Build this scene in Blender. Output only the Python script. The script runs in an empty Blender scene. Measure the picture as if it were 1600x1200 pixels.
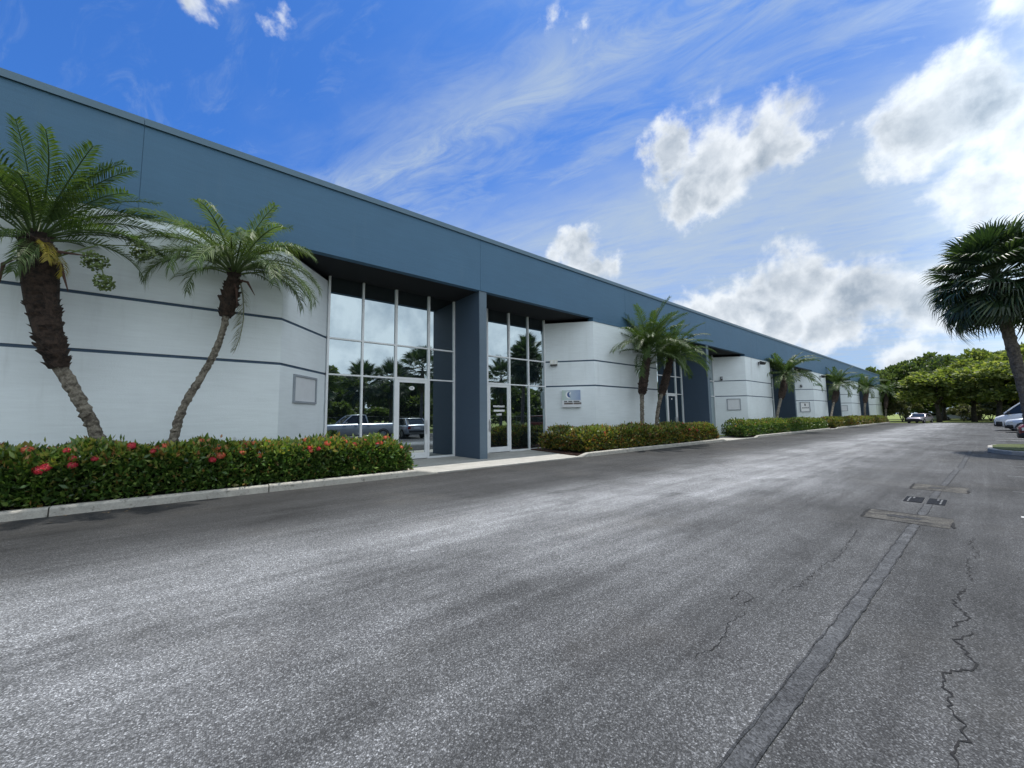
import bpy, math, random
import numpy as np
from mathutils import Vector, Matrix
random.seed(7)
rng = np.random.default_rng(7)
S = bpy.context.scene
C = S.collection
PI = math.pi

# ------------------------------------------------------------------ camera
cam = bpy.data.objects.new('camera', bpy.data.cameras.new('camera'))
C.objects.link(cam)
cam.data.sensor_fit = 'HORIZONTAL'
cam.data.sensor_width = 36.0
cam.data.lens = 36.0 * 602.0 / 1600.0
cam.data.clip_start = 0.05
cam.data.clip_end = 3000.0
RT = Vector((0.77542, -0.63132, -0.01243)).normalized()
FW = Vector((0.62976, 0.77177, 0.08814)).normalized()
UP = RT.cross(FW).normalized()
cam.matrix_world = Matrix(((RT.x, UP.x, -FW.x, 0.0), (RT.y, UP.y, -FW.y, 0.0), (RT.z, UP.z, -FW.z, 1.5), (0, 0, 0, 1)))
S.camera = cam

# ------------------------------------------------------------------ view, world, sun
S.view_settings.view_transform = 'Standard'
S.view_settings.look = 'None'
S.view_settings.gamma = 1.0
S.view_settings.use_curve_mapping = False
S.view_settings.exposure = 0.45
SUN_DIR = Vector((0.30, 0.055, 0.95)).normalized()
sun = bpy.data.objects.new('sun', bpy.data.lights.new('sun', 'SUN'))
C.objects.link(sun)
sun.data.energy = 3.6
sun.data.angle = math.radians(0.6)
sun.data.color = (1.0, 0.955, 0.88)
sun.rotation_euler = SUN_DIR.to_track_quat('Z', 'Y').to_euler()
SKY_STRENGTH = 0.12

def setin(nd, key, v):
    nd.inputs[key].default_value = v

class NT:
    """small helper to write node trees"""
    def __init__(self, tree):
        self.t = tree
        self.n = tree.nodes
        self.l = tree.links
    def new(self, kind, **kw):
        nd = self.n.new(kind)
        for k, v in kw.items():
            setattr(nd, k, v)
        return nd
    def put(self, sock, v):
        if isinstance(v, bpy.types.NodeSocket):
            self.l.new(v, sock)
        else:
            sock.default_value = v
    def math(self, op, a, b=0.0, c=None, clamp=False):
        nd = self.new('ShaderNodeMath', operation=op, use_clamp=clamp)
        self.put(nd.inputs[0], a)
        self.put(nd.inputs[1], b)
        if c is not None:
            self.put(nd.inputs[2], c)
        return nd.outputs[0]
    def vmath(self, op, a, b=(0, 0, 0), out=0):
        nd = self.new('ShaderNodeVectorMath', operation=op)
        self.put(nd.inputs[0], a)
        self.put(nd.inputs[1], b)
        return nd.outputs[out]
    def scale(self, a, s):
        nd = self.new('ShaderNodeVectorMath', operation='SCALE')
        self.put(nd.inputs[0], a)
        self.put(nd.inputs['Scale'], s)
        return nd.outputs[0]
    def noise(self, vec, scale, detail=4.0, rough=0.5, lac=2.0, dist=0.0):
        nd = self.new('ShaderNodeTexNoise')
        self.put(nd.inputs['Vector'], vec)
        self.put(nd.inputs['Scale'], scale)
        self.put(nd.inputs['Detail'], detail)
        self.put(nd.inputs['Roughness'], rough)
        self.put(nd.inputs['Lacunarity'], lac)
        self.put(nd.inputs['Distortion'], dist)
        return nd.outputs[0]
    def voronoi(self, vec, scale, feature='F1', out='Distance'):
        nd = self.new('ShaderNodeTexVoronoi', feature=feature)
        self.put(nd.inputs['Vector'], vec)
        self.put(nd.inputs['Scale'], scale)
        return nd.outputs[out]
    def smooth(self, v, lo, hi, a=0.0, b=1.0):
        nd = self.new('ShaderNodeMapRange', interpolation_type='SMOOTHSTEP')
        self.put(nd.inputs['Value'], v)
        self.put(nd.inputs['From Min'], lo)
        self.put(nd.inputs['From Max'], hi)
        self.put(nd.inputs['To Min'], a)
        self.put(nd.inputs['To Max'], b)
        return nd.outputs[0]
    def lin(self, v, lo, hi, a=0.0, b=1.0, clamp=True):
        nd = self.new('ShaderNodeMapRange')
        nd.clamp = clamp
        self.put(nd.inputs['Value'], v)
        self.put(nd.inputs['From Min'], lo)
        self.put(nd.inputs['From Max'], hi)
        self.put(nd.inputs['To Min'], a)
        self.put(nd.inputs['To Max'], b)
        return nd.outputs[0]
    def mix(self, f, a, b, blend='MIX'):
        nd = self.new('ShaderNodeMix', data_type='RGBA', blend_type=blend)
        self.put(nd.inputs[0], f)
        for i, v in ((6, a), (7, b)):
            if not isinstance(v, bpy.types.NodeSocket) and len(v) == 3:
                v = (*v, 1.0)
            self.put(nd.inputs[i], v)
        return nd.outputs[2]
    def ramp(self, v, stops, interp='LINEAR'):
        nd = self.new('ShaderNodeValToRGB')
        cr = nd.color_ramp
        cr.interpolation = interp
        while len(cr.elements) < len(stops):
            cr.elements.new(0.5)
        for e, (p, c) in zip(cr.elements, stops):
            e.position = p
            e.color = (*c, 1.0) if len(c) == 3 else c
        self.put(nd.inputs[0], v)
        return nd.outputs[0]
    def sep(self, v):
        nd = self.new('ShaderNodeSeparateXYZ')
        self.put(nd.inputs[0], v)
        return nd.outputs
    def comb(self, x, y, z):
        nd = self.new('ShaderNodeCombineXYZ')
        for i, v in enumerate((x, y, z)):
            self.put(nd.inputs[i], v)
        return nd.outputs[0]

def build_world():
    w = bpy.data.worlds.new('World')
    S.world = w
    w.use_nodes = True
    w.node_tree.nodes.clear()
    N = NT(w.node_tree)
    out = N.new('ShaderNodeOutputWorld')
    bg = N.new('ShaderNodeBackground')
    bg.inputs['Strength'].default_value = SKY_STRENGTH
    N.l.new(bg.outputs[0], out.inputs[0])
    sky = N.new('ShaderNodeTexSky', sky_type='NISHITA')
    sky.sun_disc = False
    sky.sun_elevation = math.asin(SUN_DIR.z)
    sky.sun_rotation = math.atan2(SUN_DIR.x, SUN_DIR.y)
    sky.altitude = 0
    sky.air_density = 1.0
    sky.dust_density = 0.6
    sky.ozone_density = 2.0
    tc = N.new('ShaderNodeTexCoord')
    d = N.vmath('NORMALIZE', tc.outputs['Generated'])
    x, y, z = N.sep(d)[0:3]
    zc = N.math('MAXIMUM', z, 0.0)
    base = N.mix(1.0, sky.outputs[0], SKY_TINT, 'MULTIPLY')
    # high thin cloud: streaks on a flat layer far above
    k = N.math('DIVIDE', 1.0, N.math('ADD', zc, 0.10))
    px = N.math('MULTIPLY', x, k)
    py = N.math('MULTIPLY', y, k)
    along = N.math('ADD', N.math('MULTIPLY', px, 0.37), N.math('MULTIPLY', py, -0.93))
    across = N.math('ADD', N.math('MULTIPLY', px, 0.93), N.math('MULTIPLY', py, 0.37))
    wob = N.noise(N.comb(px, py, 2.0), 1.5, 5.0, 0.55)
    acw = N.math('ADD', across, N.math('MULTIPLY', N.math('SUBTRACT', wob, 0.5), 0.55))
    n1 = N.noise(N.comb(N.math('MULTIPLY', along, 0.8), N.math('MULTIPLY', across, 2.0), 0.3), 1.6, 9.0, 0.60, 2.1, 0.6)
    n1c = N.noise(N.comb(N.math('MULTIPLY', along, 1.6), N.math('MULTIPLY', across, 4.6), 4.0), 2.0, 9.0, 0.64, 2.2, 1.1)
    east = N.smooth(acw, 0.85, 1.65)
    start = N.smooth(acw, 0.50, 0.95)
    south = N.smooth(y, 0.16, -0.24)
    cover = N.math('MAXIMUM', east, south)
    # broad soft streak, then thinner veil thickening towards the east
    band = N.math('SUBTRACT', 1.0, N.math('ABSOLUTE', N.math('DIVIDE', N.math('SUBTRACT', N.math('ADD', across, N.math('MULTIPLY', N.math('SUBTRACT', wob, 0.5), 0.20)), 0.88), 0.23)), clamp=True)
    band = N.math('MULTIPLY', N.math('POWER', band, 1.3), N.smooth(n1c, 0.24, 0.74, 0.08, 0.90))
    thin = N.math('MULTIPLY', start, N.smooth(N.math('ADD', N.math('MULTIPLY', n1, 0.55), N.math('MULTIPLY', n1c, 0.45)), 0.34, 0.72, 0.04, 0.74))
    thick = N.math('MULTIPLY', cover, N.smooth(N.math('ADD', N.math('MULTIPLY', n1, 0.6), N.math('MULTIPLY', n1c, 0.4)), 0.22, 0.66, 0.48, 0.97))
    faint = N.math('MULTIPLY', N.smooth(n1c, 0.50, 0.85), 0.30)
    veil = N.math('MAXIMUM', N.math('MAXIMUM', N.math('MAXIMUM', band, thin), N.math('MAXIMUM', thick, faint)), N.math('MULTIPLY', N.smooth(z, 0.42, 0.02), 0.80))
    veil = N.math('MULTIPLY', veil, 1.0, clamp=True)
    col = N.mix(veil, base, N.mix(south, VEIL_COL, SOUTH_COL))
    # heaped clouds: directions of their middles, each with a radius
    blobs = [(0.80, 0.31, 0.51, .108), (0.825, 0.225, 0.515, .09), (0.745, 0.39, 0.535, .06), (0.78, 0.37, 0.46, .07), (0.85, 0.19, 0.49, .06), (0.80, 0.33, 0.445, .05),
             (0.875, -0.01, 0.48, .075), (0.895, -0.05, 0.44, .075), (0.925, -0.11, 0.38, .095), (0.83, -0.10, 0.57, .08), (0.865, 0.03, 0.45, .075), (0.93, -0.02, 0.34, .08), (0.80, -0.15, 0.60, .08), (0.88, -0.16, 0.50, .11),
             (0.95, 0.22, 0.262, .085), (0.93, 0.29, 0.245, .075), (0.97, 0.13, 0.23, .085), (0.915, 0.345, 0.235, .075), (0.89, 0.40, 0.225, .065), (0.865, 0.445, 0.215, .045), (0.985, 0.045, 0.19, .075), (0.975, 0.17, 0.17, .06), (0.95, 0.27, 0.18, .06),
             (0.97, -0.10, 0.16, .08), (0.71, 0.59, 0.385, .06), (0.675, 0.615, 0.40, .05), (0.735, 0.56, 0.365, .055), (0.77, 0.53, 0.35, .03),
             (-0.03, 0.75, 0.67, .030), (0.0, 0.72, 0.69, .030), (0.08, 0.71, 0.70, .018), (0.50, 0.45, 0.74, .034), (0.53, 0.43, 0.73, .022),
             (0.99, 0.10, 0.09, .06), (0.98, -0.2, 0.1, .08)]
    # ragged edges: the lookup direction is pushed about by noise
    wv = N.new('ShaderNodeTexNoise')
    N.put(wv.inputs['Vector'], d)
    setin(wv, 'Scale', 9.0)
    setin(wv, 'Detail', 7.0)
    setin(wv, 'Roughness', 0.6)
    dw = N.vmath('ADD', d, N.scale(N.vmath('SUBTRACT', wv.outputs['Color'], (0.5, 0.5, 0.5)), 0.17))
    best = None
    for bx, by, bz, r in blobs:
        L = math.sqrt(bx * bx + by * by + bz * bz)
        ds = N.vmath('DISTANCE', dw, (bx / L, by / L, bz / L), out='Value')
        v = N.math('SUBTRACT', 1.0, N.math('DIVIDE', ds, r))
        v = N.math('MULTIPLY', v, min(1.0, r / .06))
        best = v if best is None else N.math('SMOOTH_MAX', best, v, 0.12)
    gen = N.math('SUBTRACT', N.math('MULTIPLY', N.noise(N.comb(px, py, 7.0), 0.9, 3.0, 0.5), 3.0), 3.35)
    gen = N.math('ADD', N.math('MULTIPLY', south, 2.6), gen)
    best = N.math('MAXIMUM', N.math('MAXIMUM', best, -1.2), gen)
    best = N.math('MINIMUM', best, 0.7)
    f1 = N.noise(d, 11.0, 12.0, 0.56, 2.1, 0.2)
    lift = N.vmath('ADD', d, (0.010, 0.002, 0.028))
    f2 = N.noise(lift, 11.0, 6.0, 0.54, 2.1, 0.2)
    f3 = N.noise(lift, 4.5, 3.0, 0.5)
    dens = N.math('ADD', N.math('MULTIPLY', best, 1.5), N.math('MULTIPLY', N.math('SUBTRACT', f1, 0.5), 2.4))
    alpha = N.math('MULTIPLY', N.smooth(dens, -0.10, 0.80), 0.96)
    core = N.smooth(dens, 0.35, 1.3)
    shade = N.math('ADD', 0.93, N.math('MULTIPLY', N.math('SUBTRACT', f1, f2), 2.6))
    shade = N.math('ADD', shade, N.math('MULTIPLY', N.math('SUBTRACT', 0.5, f3), 1.5))
    shade = N.math('SUBTRACT', shade, N.math('MULTIPLY', core, 0.55))
    shade = N.math('ADD', shade, N.math('MULTIPLY', south, 0.30), clamp=True)
    ccol = N.mix(shade, CLOUD_DARK, CLOUD_LIT)
    ccol = N.mix(1.0, ccol, N.mix(south, (1.0, 1.0, 1.0), (1.35, 1.42, 1.46)), 'MULTIPLY')  # unseen southern clouds brightened to light the white walls
    col = N.mix(alpha, col, ccol)
    N.l.new(col, bg.inputs['Color'])

SKY_TINT = (0.26, 0.575, 1.04)
VEIL_COL = (2.9, 3.6, 4.5)
SOUTH_COL = (6.6, 7.8, 8.6)  # veil colour of the unseen south, raised to brighten the facade
CLOUD_DARK = (2.3, 2.75, 3.3)
CLOUD_LIT = (5.5, 5.8, 6.1)
build_world()

# ------------------------------------------------------------------ materials
MATS = {}
def mat_new(name):
    m = bpy.data.materials.new(name)
    m.use_nodes = True
    m.node_tree.nodes.clear()
    N = NT(m.node_tree)
    out = N.new('ShaderNodeOutputMaterial')
    bs = N.new('ShaderNodeBsdfPrincipled')
    N.l.new(bs.outputs[0], out.inputs[0])
    MATS[name] = m
    return m, N, bs, out

def objco(N):
    return N.new('ShaderNodeTexCoord').outputs['Object']
def worldco(N):
    return N.new('ShaderNodeNewGeometry').outputs['Position']

def bump(N, bs, h, dist, strength=1.0):
    b = N.new('ShaderNodeBump')
    b.inputs['Strength'].default_value = strength
    b.inputs['Distance'].default_value = dist
    N.l.new(h, b.inputs['Height'])
    N.l.new(b.outputs[0], bs.inputs['Normal'])

def simple(name, col, rough=0.6, metal=0.0, var=0.12, scale=3.0, bmp=0.0, bscale=60.0, coat=0.0):
    m, N, bs, out = mat_new(name)
    p = worldco(N)
    n = N.noise(p, scale, 6.0, 0.6)
    f = N.lin(n, 0.25, 0.75, 1.0 - var, 1.0 + var)
    c = N.mix(1.0, col, N.comb(f, f, f), 'MULTIPLY')
    N.l.new(c, bs.inputs['Base Color'])
    setin(bs, 'Roughness', rough)
    setin(bs, 'Metallic', metal)
    if coat:
        setin(bs, 'Coat Weight', coat)
        setin(bs, 'Coat Roughness', 0.05)
    if bmp:
        bump(N, bs, N.noise(p, bscale, 4.0, 0.6), bmp)
    return m

def stucco(name, col, streak=0.0, rough=0.82):
    """painted, lightly textured concrete: mottling, faint horizontal trowel marks and run-off streaks"""
    m, N, bs, out = mat_new(name)
    p = worldco(N)
    x, y, z = N.sep(p)[0:3]
    n = N.noise(p, 0.55, 6.0, 0.62)
    tro = N.noise(N.comb(N.math('MULTIPLY', x, 1.6), N.math('MULTIPLY', y, 1.6), N.math('MULTIPLY', z, 17.0)), 1.0, 5.0, 0.6)
    f = N.math('ADD', N.lin(n, 0.25, 0.75, 0.92, 1.05), N.lin(tro, 0.3, 0.7, -0.035, 0.035))
    c = N.mix(1.0, col, N.comb(f, f, f), 'MULTIPLY')
    if streak:
        run = N.noise(N.comb(N.math('MULTIPLY', x, 2.4), N.math('MULTIPLY', y, 2.4), N.math('MULTIPLY', z, 0.22)), 1.3, 5.0, 0.62)
        blot = N.noise(p, 0.33, 3.0, 0.5)
        s = N.math('MULTIPLY', N.smooth(run, 0.50, 0.78), N.smooth(blot, 0.42, 0.72))
        c = N.mix(N.math('MULTIPLY', s, streak), c, (0.30, 0.31, 0.29))
    N.l.new(c, bs.inputs['Base Color'])
    setin(bs, 'Roughness', rough)
    h = N.math('ADD', N.noise(p, 45.0, 5.0, 0.65), N.math('MULTIPLY', tro, 0.8))
    bump(N, bs, h, 0.006, 0.7)
    return m

stucco('wall_white', (0.745, 0.80, 0.83), streak=0.34)
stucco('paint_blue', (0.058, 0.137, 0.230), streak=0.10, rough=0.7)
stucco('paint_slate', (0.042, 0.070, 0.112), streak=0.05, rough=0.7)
stucco('fin_front_pale', (0.110, 0.155, 0.200), streak=0.10, rough=0.7)
simple('groove_blue', (0.045, 0.080, 0.130), 0.7)
simple('coping_metal', (0.088, 0.155, 0.22), 0.55, 0.0, 0.08, 1.5)
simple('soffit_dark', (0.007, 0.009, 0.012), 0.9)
simple('aluminium_white', (0.78, 0.80, 0.82), 0.4, 0.0, 0.06, 4.0)
simple('handle_metal', (0.70, 0.70, 0.72), 0.3, 0.6, 0.05)
simple('sign_blank', (0.66, 0.68, 0.71), 0.5, 0.0, 0.06)
simple('sign_frame', (0.30, 0.33, 0.37), 0.5)
simple('sign_white', (0.80, 0.81, 0.82), 0.45, 0.0, 0.04)
simple('ink_dark', (0.030, 0.034, 0.045), 0.6)
simple('ink_blue', (0.05, 0.10, 0.26), 0.5)
simple('ink_brown', (0.085, 0.058, 0.050), 0.6)
simple('ink_green', (0.20, 0.28, 0.22), 0.6)
simple('lamp_black', (0.012, 0.012, 0.014), 0.4)
simple('lamp_white', (0.74, 0.75, 0.70), 0.45)
simple('roof_grey', (0.35, 0.35, 0.34), 0.9)
simple('sticker_white', (0.82, 0.83, 0.84), 0.5)
simple('tyre_rubber', (0.018, 0.018, 0.019), 0.85)
simple('rim_metal', (0.42, 0.43, 0.45), 0.3, 0.8)
simple('plastic_black', (0.018, 0.019, 0.021), 0.55)
simple('paint_van', (0.74, 0.75, 0.76), 0.28, 0.0, 0.03, 2.0, coat=0.6)
simple('paint_silver', (0.50, 0.53, 0.56), 0.28, 0.55, 0.03, 2.0, coat=0.6)
simple('paint_pearl', (0.66, 0.69, 0.72), 0.28, 0.2, 0.03, 2.0, coat=0.6)
simple('paint_red', (0.16, 0.012, 0.016), 0.28, 0.1, 0.05, 2.0, coat=0.6)
simple('paint_mauve', (0.33, 0.30, 0.34), 0.28, 0.5, 0.03, 2.0, coat=0.6)
simple('car_glass', (0.012, 0.015, 0.017), 0.05, 0.0, 0.0)
simple('lens_clear', (0.72, 0.74, 0.76), 0.1, 0.3, 0.0)
simple('lens_red', (0.32, 0.012, 0.015), 0.15, 0.0, 0.0)
simple('line_paint', (0.60, 0.61, 0.60), 0.75, 0.0, 0.45, 22.0)
simple('crack_dark', (0.010, 0.010, 0.011), 0.95)
simple('fence_metal', (0.22, 0.23, 0.23), 0.5, 0.4)
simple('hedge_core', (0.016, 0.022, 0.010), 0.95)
simple('fruit_green', (0.115, 0.165, 0.045), 0.5, 0.0, 0.4, 30.0)
simple('frond_dead', (0.120, 0.085, 0.050), 0.85, 0.0, 0.3, 8.0)
simple('spathe_brown', (0.070, 0.035, 0.026), 0.8, 0.0, 0.3, 8.0)

def glass_tinted():
    m, N, bs, out = mat_new('tinted_glass')
    N.n.remove(bs)
    p = worldco(N)
    dif = N.new('ShaderNodeBsdfDiffuse')
    setin(dif, 'Color', (0.010, 0.014, 0.016, 1))
    gl = N.new('ShaderNodeBsdfGlossy')
    setin(gl, 'Color', (0.76, 0.86, 0.90, 1))
    setin(gl, 'Roughness', 0.0)
    b = N.new('ShaderNodeBump')
    setin(b, 'Strength', 0.25)
    setin(b, 'Distance', 0.004)
    N.l.new(N.noise(p, 0.7, 2.0, 0.5), b.inputs['Height'])
    N.l.new(b.outputs[0], gl.inputs['Normal'])
    fr = N.new('ShaderNodeFresnel')
    setin(fr, 'IOR', 1.5)
    fac = N.lin(fr.outputs[0], 0.04, 0.5, 0.55, 0.90)
    mx = N.new('ShaderNodeMixShader')
    N.l.new(fac, mx.inputs[0])
    N.l.new(dif.outputs[0], mx.inputs[1])
    N.l.new(gl.outputs[0], mx.inputs[2])
    N.l.new(mx.outputs[0], out.inputs[0])
glass_tinted()

def asphalt():
    m, N, bs, out = mat_new('asphalt')
    p = worldco(N)
    x, y, z = N.sep(p)[0:3]
    w1 = N.noise(N.comb(N.math('MULTIPLY', x, 0.16), N.math('MULTIPLY', y, 0.5), 0.0), 1.0, 5.0, 0.6)
    w2 = N.noise(N.comb(N.math('MULTIPLY', x, 0.35), N.math('MULTIPLY', y, 2.6), 3.0), 1.0, 7.0, 0.65)
    w3 = N.noise(p, 0.55, 9.0, 0.66)
    yy = N.math('ADD', y, N.math('MULTIPLY', N.math('SUBTRACT', w1, 0.5), 1.6))
    yy = N.math('ADD', yy, N.math('MULTIPLY', N.math('SUBTRACT', w2, 0.5), 1.1))
    t = N.lin(yy, -8.0, 12.0)
    def at(v):
        return (v + 8.0) / 20.0
    g = lambda v: (v * 0.975, v * 1.0, v * 1.035)
    tone = N.ramp(t, [(at(-8), g(.070)), (at(-1.0), g(.062)), (at(0.4), g(.078)), (at(1.6), g(.098)), (at(2.4), g(.138)), (at(3.2), g(.215)),
                      (at(4.2), g(.255)), (at(5.0), g(.250)), (at(5.6), g(.165)), (at(6.2), g(.085)), (at(7.0), g(.048)), (at(8.2), g(.038)), (at(9.8), g(.030))])
    f = N.math('ADD', N.lin(w2, 0.25, 0.75, 0.72, 1.28), N.lin(w3, 0.25, 0.75, -0.34, 0.34))
    w4 = N.noise(N.comb(N.math('MULTIPLY', x, 0.22), N.math('MULTIPLY', y, 0.42), 17.0), 1.0, 6.0, 0.66)
    f = N.math('ADD', f, N.lin(w4, 0.3, 0.7, -0.42, 0.42))
    # slightly darker tone far along the lane
    far = N.math('MULTIPLY', N.smooth(x, 8.0, 45.0), -0.05)
    f = N.math('ADD', f, far)
    wp = N.noise(N.comb(N.math('MULTIPLY', x, 0.07), N.math('MULTIPLY', y, 5.5), 5.0), 1.0, 4.0, 0.6)
    f = N.math('MULTIPLY', f, N.lin(wp, 0.28, 0.72, 0.80, 1.20))
    wl = N.math('MULTIPLY', N.smooth(N.noise(N.comb(N.math('MULTIPLY', x, 0.10), N.math('MULTIPLY', y, 9.0), 8.0), 1.0, 5.0, 0.65), 0.60, 0.72), N.smooth(w3, 0.42, 0.62))
    f = N.math('MULTIPLY', f, N.math('SUBTRACT', 1.0, N.math('MULTIPLY', wl, 0.45)))
    # dark oily patches
    oil = N.smooth(N.noise(N.comb(N.math('MULTIPLY', x, 0.5), N.math('MULTIPLY', y, 0.9), 9.0), 0.9, 5.0, 0.6), 0.56, 0.74)
    f = N.math('MULTIPLY', f, N.math('SUBTRACT', 1.0, N.math('MULTIPLY', oil, 0.50)))
    # aggregate: light and dark stones in the worn surface
    vc = N.voronoi(p, 125.0, 'F1', 'Color')
    r = N.sep(vc)[0]
    vd = N.voronoi(p, 125.0, 'F1', 'Distance')
    fine = N.noise(p, 160.0, 3.0, 0.7)
    grain = N.ramp(r, [(0.0, (.36, .36, .36)), (0.35, (.66, .66, .66)), (0.62, (1.0, 1.0, 1.0)), (0.88, (1.42, 1.42, 1.42)), (1.0, (2.5, 2.5, 2.5))])
    grain = N.mix(N.smooth(vd, 0.45, 0.85), grain, (0.45, 0.45, 0.45))
    clump = N.lin(N.noise(p, 34.0, 5.0, 0.72), 0.3, 0.7, 0.80, 1.20)
    f = N.math('MULTIPLY', f, N.math('MULTIPLY', clump, N.lin(fine, 0.3, 0.7, 0.75, 1.25)))
    c = N.mix(1.0, tone, N.comb(f, f, f), 'MULTIPLY')
    c = N.mix(1.0, c, grain, 'MULTIPLY')
    # faint tan dust
    c = N.mix(N.math('MULTIPLY', N.smooth(N.noise(p, 0.45, 6.0, 0.6), 0.5, 0.75), 0.14), c, (0.19, 0.175, 0.15))
    N.l.new(c, bs.inputs['Base Color'])
    setin(bs, 'Roughness', 0.82)
    setin(bs, 'Specular IOR Level', 0.35)
    h = N.math('ADD', N.math('MULTIPLY', vd, -1.0), N.math('MULTIPLY', fine, 0.5))
    bump(N, bs, h, 0.008, 0.8)
    return m
asphalt()

def asphalt_variant(name, stops, sc, lo=.55, hi=1.55, spec=.3):
    """same stone grain as the lane, other binder colour"""
    m, N, bs, out = mat_new(name)
    p = worldco(N)
    x, y, z = N.sep(p)[0:3]
    n = N.noise(N.comb(N.math('MULTIPLY', x, 1.4), y, z), sc, 8.0, 0.68)
    c = N.ramp(n, stops)
    vn = N.new('ShaderNodeTexVoronoi', feature='F1')
    N.put(vn.inputs['Vector'], p)
    setin(vn, 'Scale', 105.0)
    f = N.math('MULTIPLY', N.lin(N.sep(vn.outputs['Color'])[0], 0, 1, lo, hi), N.lin(N.noise(p, 34.0, 5.0, .72), .3, .7, .72, 1.28))
    c = N.mix(1.0, c, N.comb(f, f, f), 'MULTIPLY')
    N.l.new(c, bs.inputs['Base Color'])
    setin(bs, 'Roughness', 0.88)
    setin(bs, 'Specular IOR Level', spec)
    bump(N, bs, vn.outputs['Distance'], 0.008, -0.8 if False else 0.8)
asphalt_variant('patch_asphalt', [(0.34, (.022, .022, .023)), (0.46, (.060, .058, .054)), (0.56, (.092, .088, .079)), (0.72, (.125, .118, .104))], 4.0)
asphalt_variant('seal_band', [(0.3, (.044, .046, .050)), (0.5, (.068, .071, .076)), (0.7, (.110, .114, .120))], 3.0)
asphalt_variant('seal_dark', [(0.3, (.020, .021, .023)), (0.5, (.034, .036, .040)), (0.7, (.062, .066, .072))], 7.0)
asphalt_variant('line_worn', [(0.40, (.080, .083, .088)), (0.52, (.145, .150, .155)), (0.65, (.27, .275, .28))], 6.0)
asphalt_variant('cover_iron', [(0.3, (.014, .016, .020)), (0.7, (.026, .029, .036))], 9.0, .8, 1.2, .08)

def concrete(name, col, pit=0.35, scale=1.0):
    m, N, bs, out = mat_new(name)
    p = worldco(N)
    n = N.noise(p, 2.2 * scale, 8.0, 0.68)
    s = N.noise(p, 26.0 * scale, 6.0, 0.7)
    f = N.math('ADD', N.lin(n, 0.25, 0.75, 0.76, 1.18), N.lin(s, 0.3, 0.7, -0.16, 0.16))
    c = N.mix(1.0, col, N.comb(f, f, f), 'MULTIPLY')
    c = N.mix(N.math('MULTIPLY', N.smooth(N.noise(p, 7.0, 8.0, 0.75), 0.52, 0.70), pit), c, (0.075, 0.070, 0.058))
    N.l.new(c, bs.inputs['Base Color'])
    setin(bs, 'Roughness', 0.9)
    bump(N, bs, s, 0.006, 0.8)
concrete('kerb_concrete', (0.37, 0.355, 0.32), 0.85, 2.0)
concrete('walk_concrete', (0.36, 0.35, 0.325), 0.25)

def mulch():
    m, N, bs, out = mat_new('mulch')
    p = worldco(N)
    r = N.sep(N.voronoi(N.vmath('MULTIPLY', p, (1.0, 2.2, 1.0)), 28.0, 'F1', 'Color'))[0]
    c = N.ramp(r, [(0.0, (.018, .009, .008)), (0.5, (.055, .024, .018)), (0.85, (.10, .045, .032)), (1.0, (.16, .10, .07))])
    N.l.new(c, bs.inputs['Base Color'])
    setin(bs, 'Roughness', 0.95)
    bump(N, bs, N.noise(p, 40.0, 4.0, 0.6), 0.03, 1.0)
mulch()

def grassmat(name, a, b, sc=0.6):
    m, N, bs, out = mat_new(name)
    p = worldco(N)
    n = N.noise(p, sc, 8.0, 0.65)
    n2 = N.noise(p, 30.0, 4.0, 0.7)
    c = N.mix(N.lin(n, 0.3, 0.7), a, b)
    f = N.lin(n2, 0.3, 0.7, 0.65, 1.35)
    c = N.mix(1.0, c, N.comb(f, f, f), 'MULTIPLY')
    N.l.new(c, bs.inputs['Base Color'])
    setin(bs, 'Roughness', 0.95)
    bump(N, bs, n2, 0.03, 1.0)
grassmat('lawn', (0.12, 0.165, 0.028), (0.20, 0.235, 0.052))
grassmat('island_grass', (0.050, 0.075, 0.020), (0.095, 0.110, 0.035), 1.6)

def leafmat(name, stops, rough=0.45, trans=0.25, spec=0.5):
    """leaf colours vary leaf by leaf; light passes through"""
    m, N, bs, out = mat_new(name)
    g = N.new('ShaderNodeNewGeometry')
    c = N.ramp(g.outputs['Random Per Island'], stops)
    n = N.noise(g.outputs['Position'], 1.1, 4.0, 0.6)
    f = N.lin(n, 0.3, 0.7, 0.70, 1.30)
    c = N.mix(1.0, c, N.comb(f, f, f), 'MULTIPLY')
    N.l.new(c, bs.inputs['Base Color'])
    setin(bs, 'Roughness', rough)
    setin(bs, 'Specular IOR Level', spec)
    tr = N.new('ShaderNodeBsdfTranslucent')
    N.l.new(N.mix(1.0, c, (1.5, 1.6, 0.7), 'MULTIPLY'), tr.inputs['Color'])
    mx = N.new('ShaderNodeMixShader')
    setin(mx, 0, trans)
    N.l.new(bs.outputs[0], mx.inputs[1])
    N.l.new(tr.outputs[0], mx.inputs[2])
    N.l.new(mx.outputs[0], out.inputs[0])
leafmat('hedge_leaf_green', [(0.0, (.028, .060, .016)), (0.45, (.055, .112, .025)), (0.75, (.105, .180, .040)), (0.92, (.18, .245, .065)), (1.0, (.24, .12, .05))], 0.30)
leafmat('hedge_leaf_tips', [(0.0, (.10, .17, .03)), (0.5, (.18, .24, .05)), (0.8, (.30, .29, .07)), (1.0, (.34, .14, .07))], 0.35)
leafmat('hedge_leaf_gold', [(0.0, (.022, .040, .012)), (0.35, (.045, .075, .018)), (0.6, (.13, .16, .03)), (0.8, (.26, .22, .04)), (0.92, (.26, .105, .035)), (1.0, (.16, .045, .03))], 0.35)
leafmat('frond_green', [(0.0, (.034, .064, .018)), (0.5, (.052, .092, .025)), (1.0, (.085, .125, .038))], 0.5, 0.28, 0.3)
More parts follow.
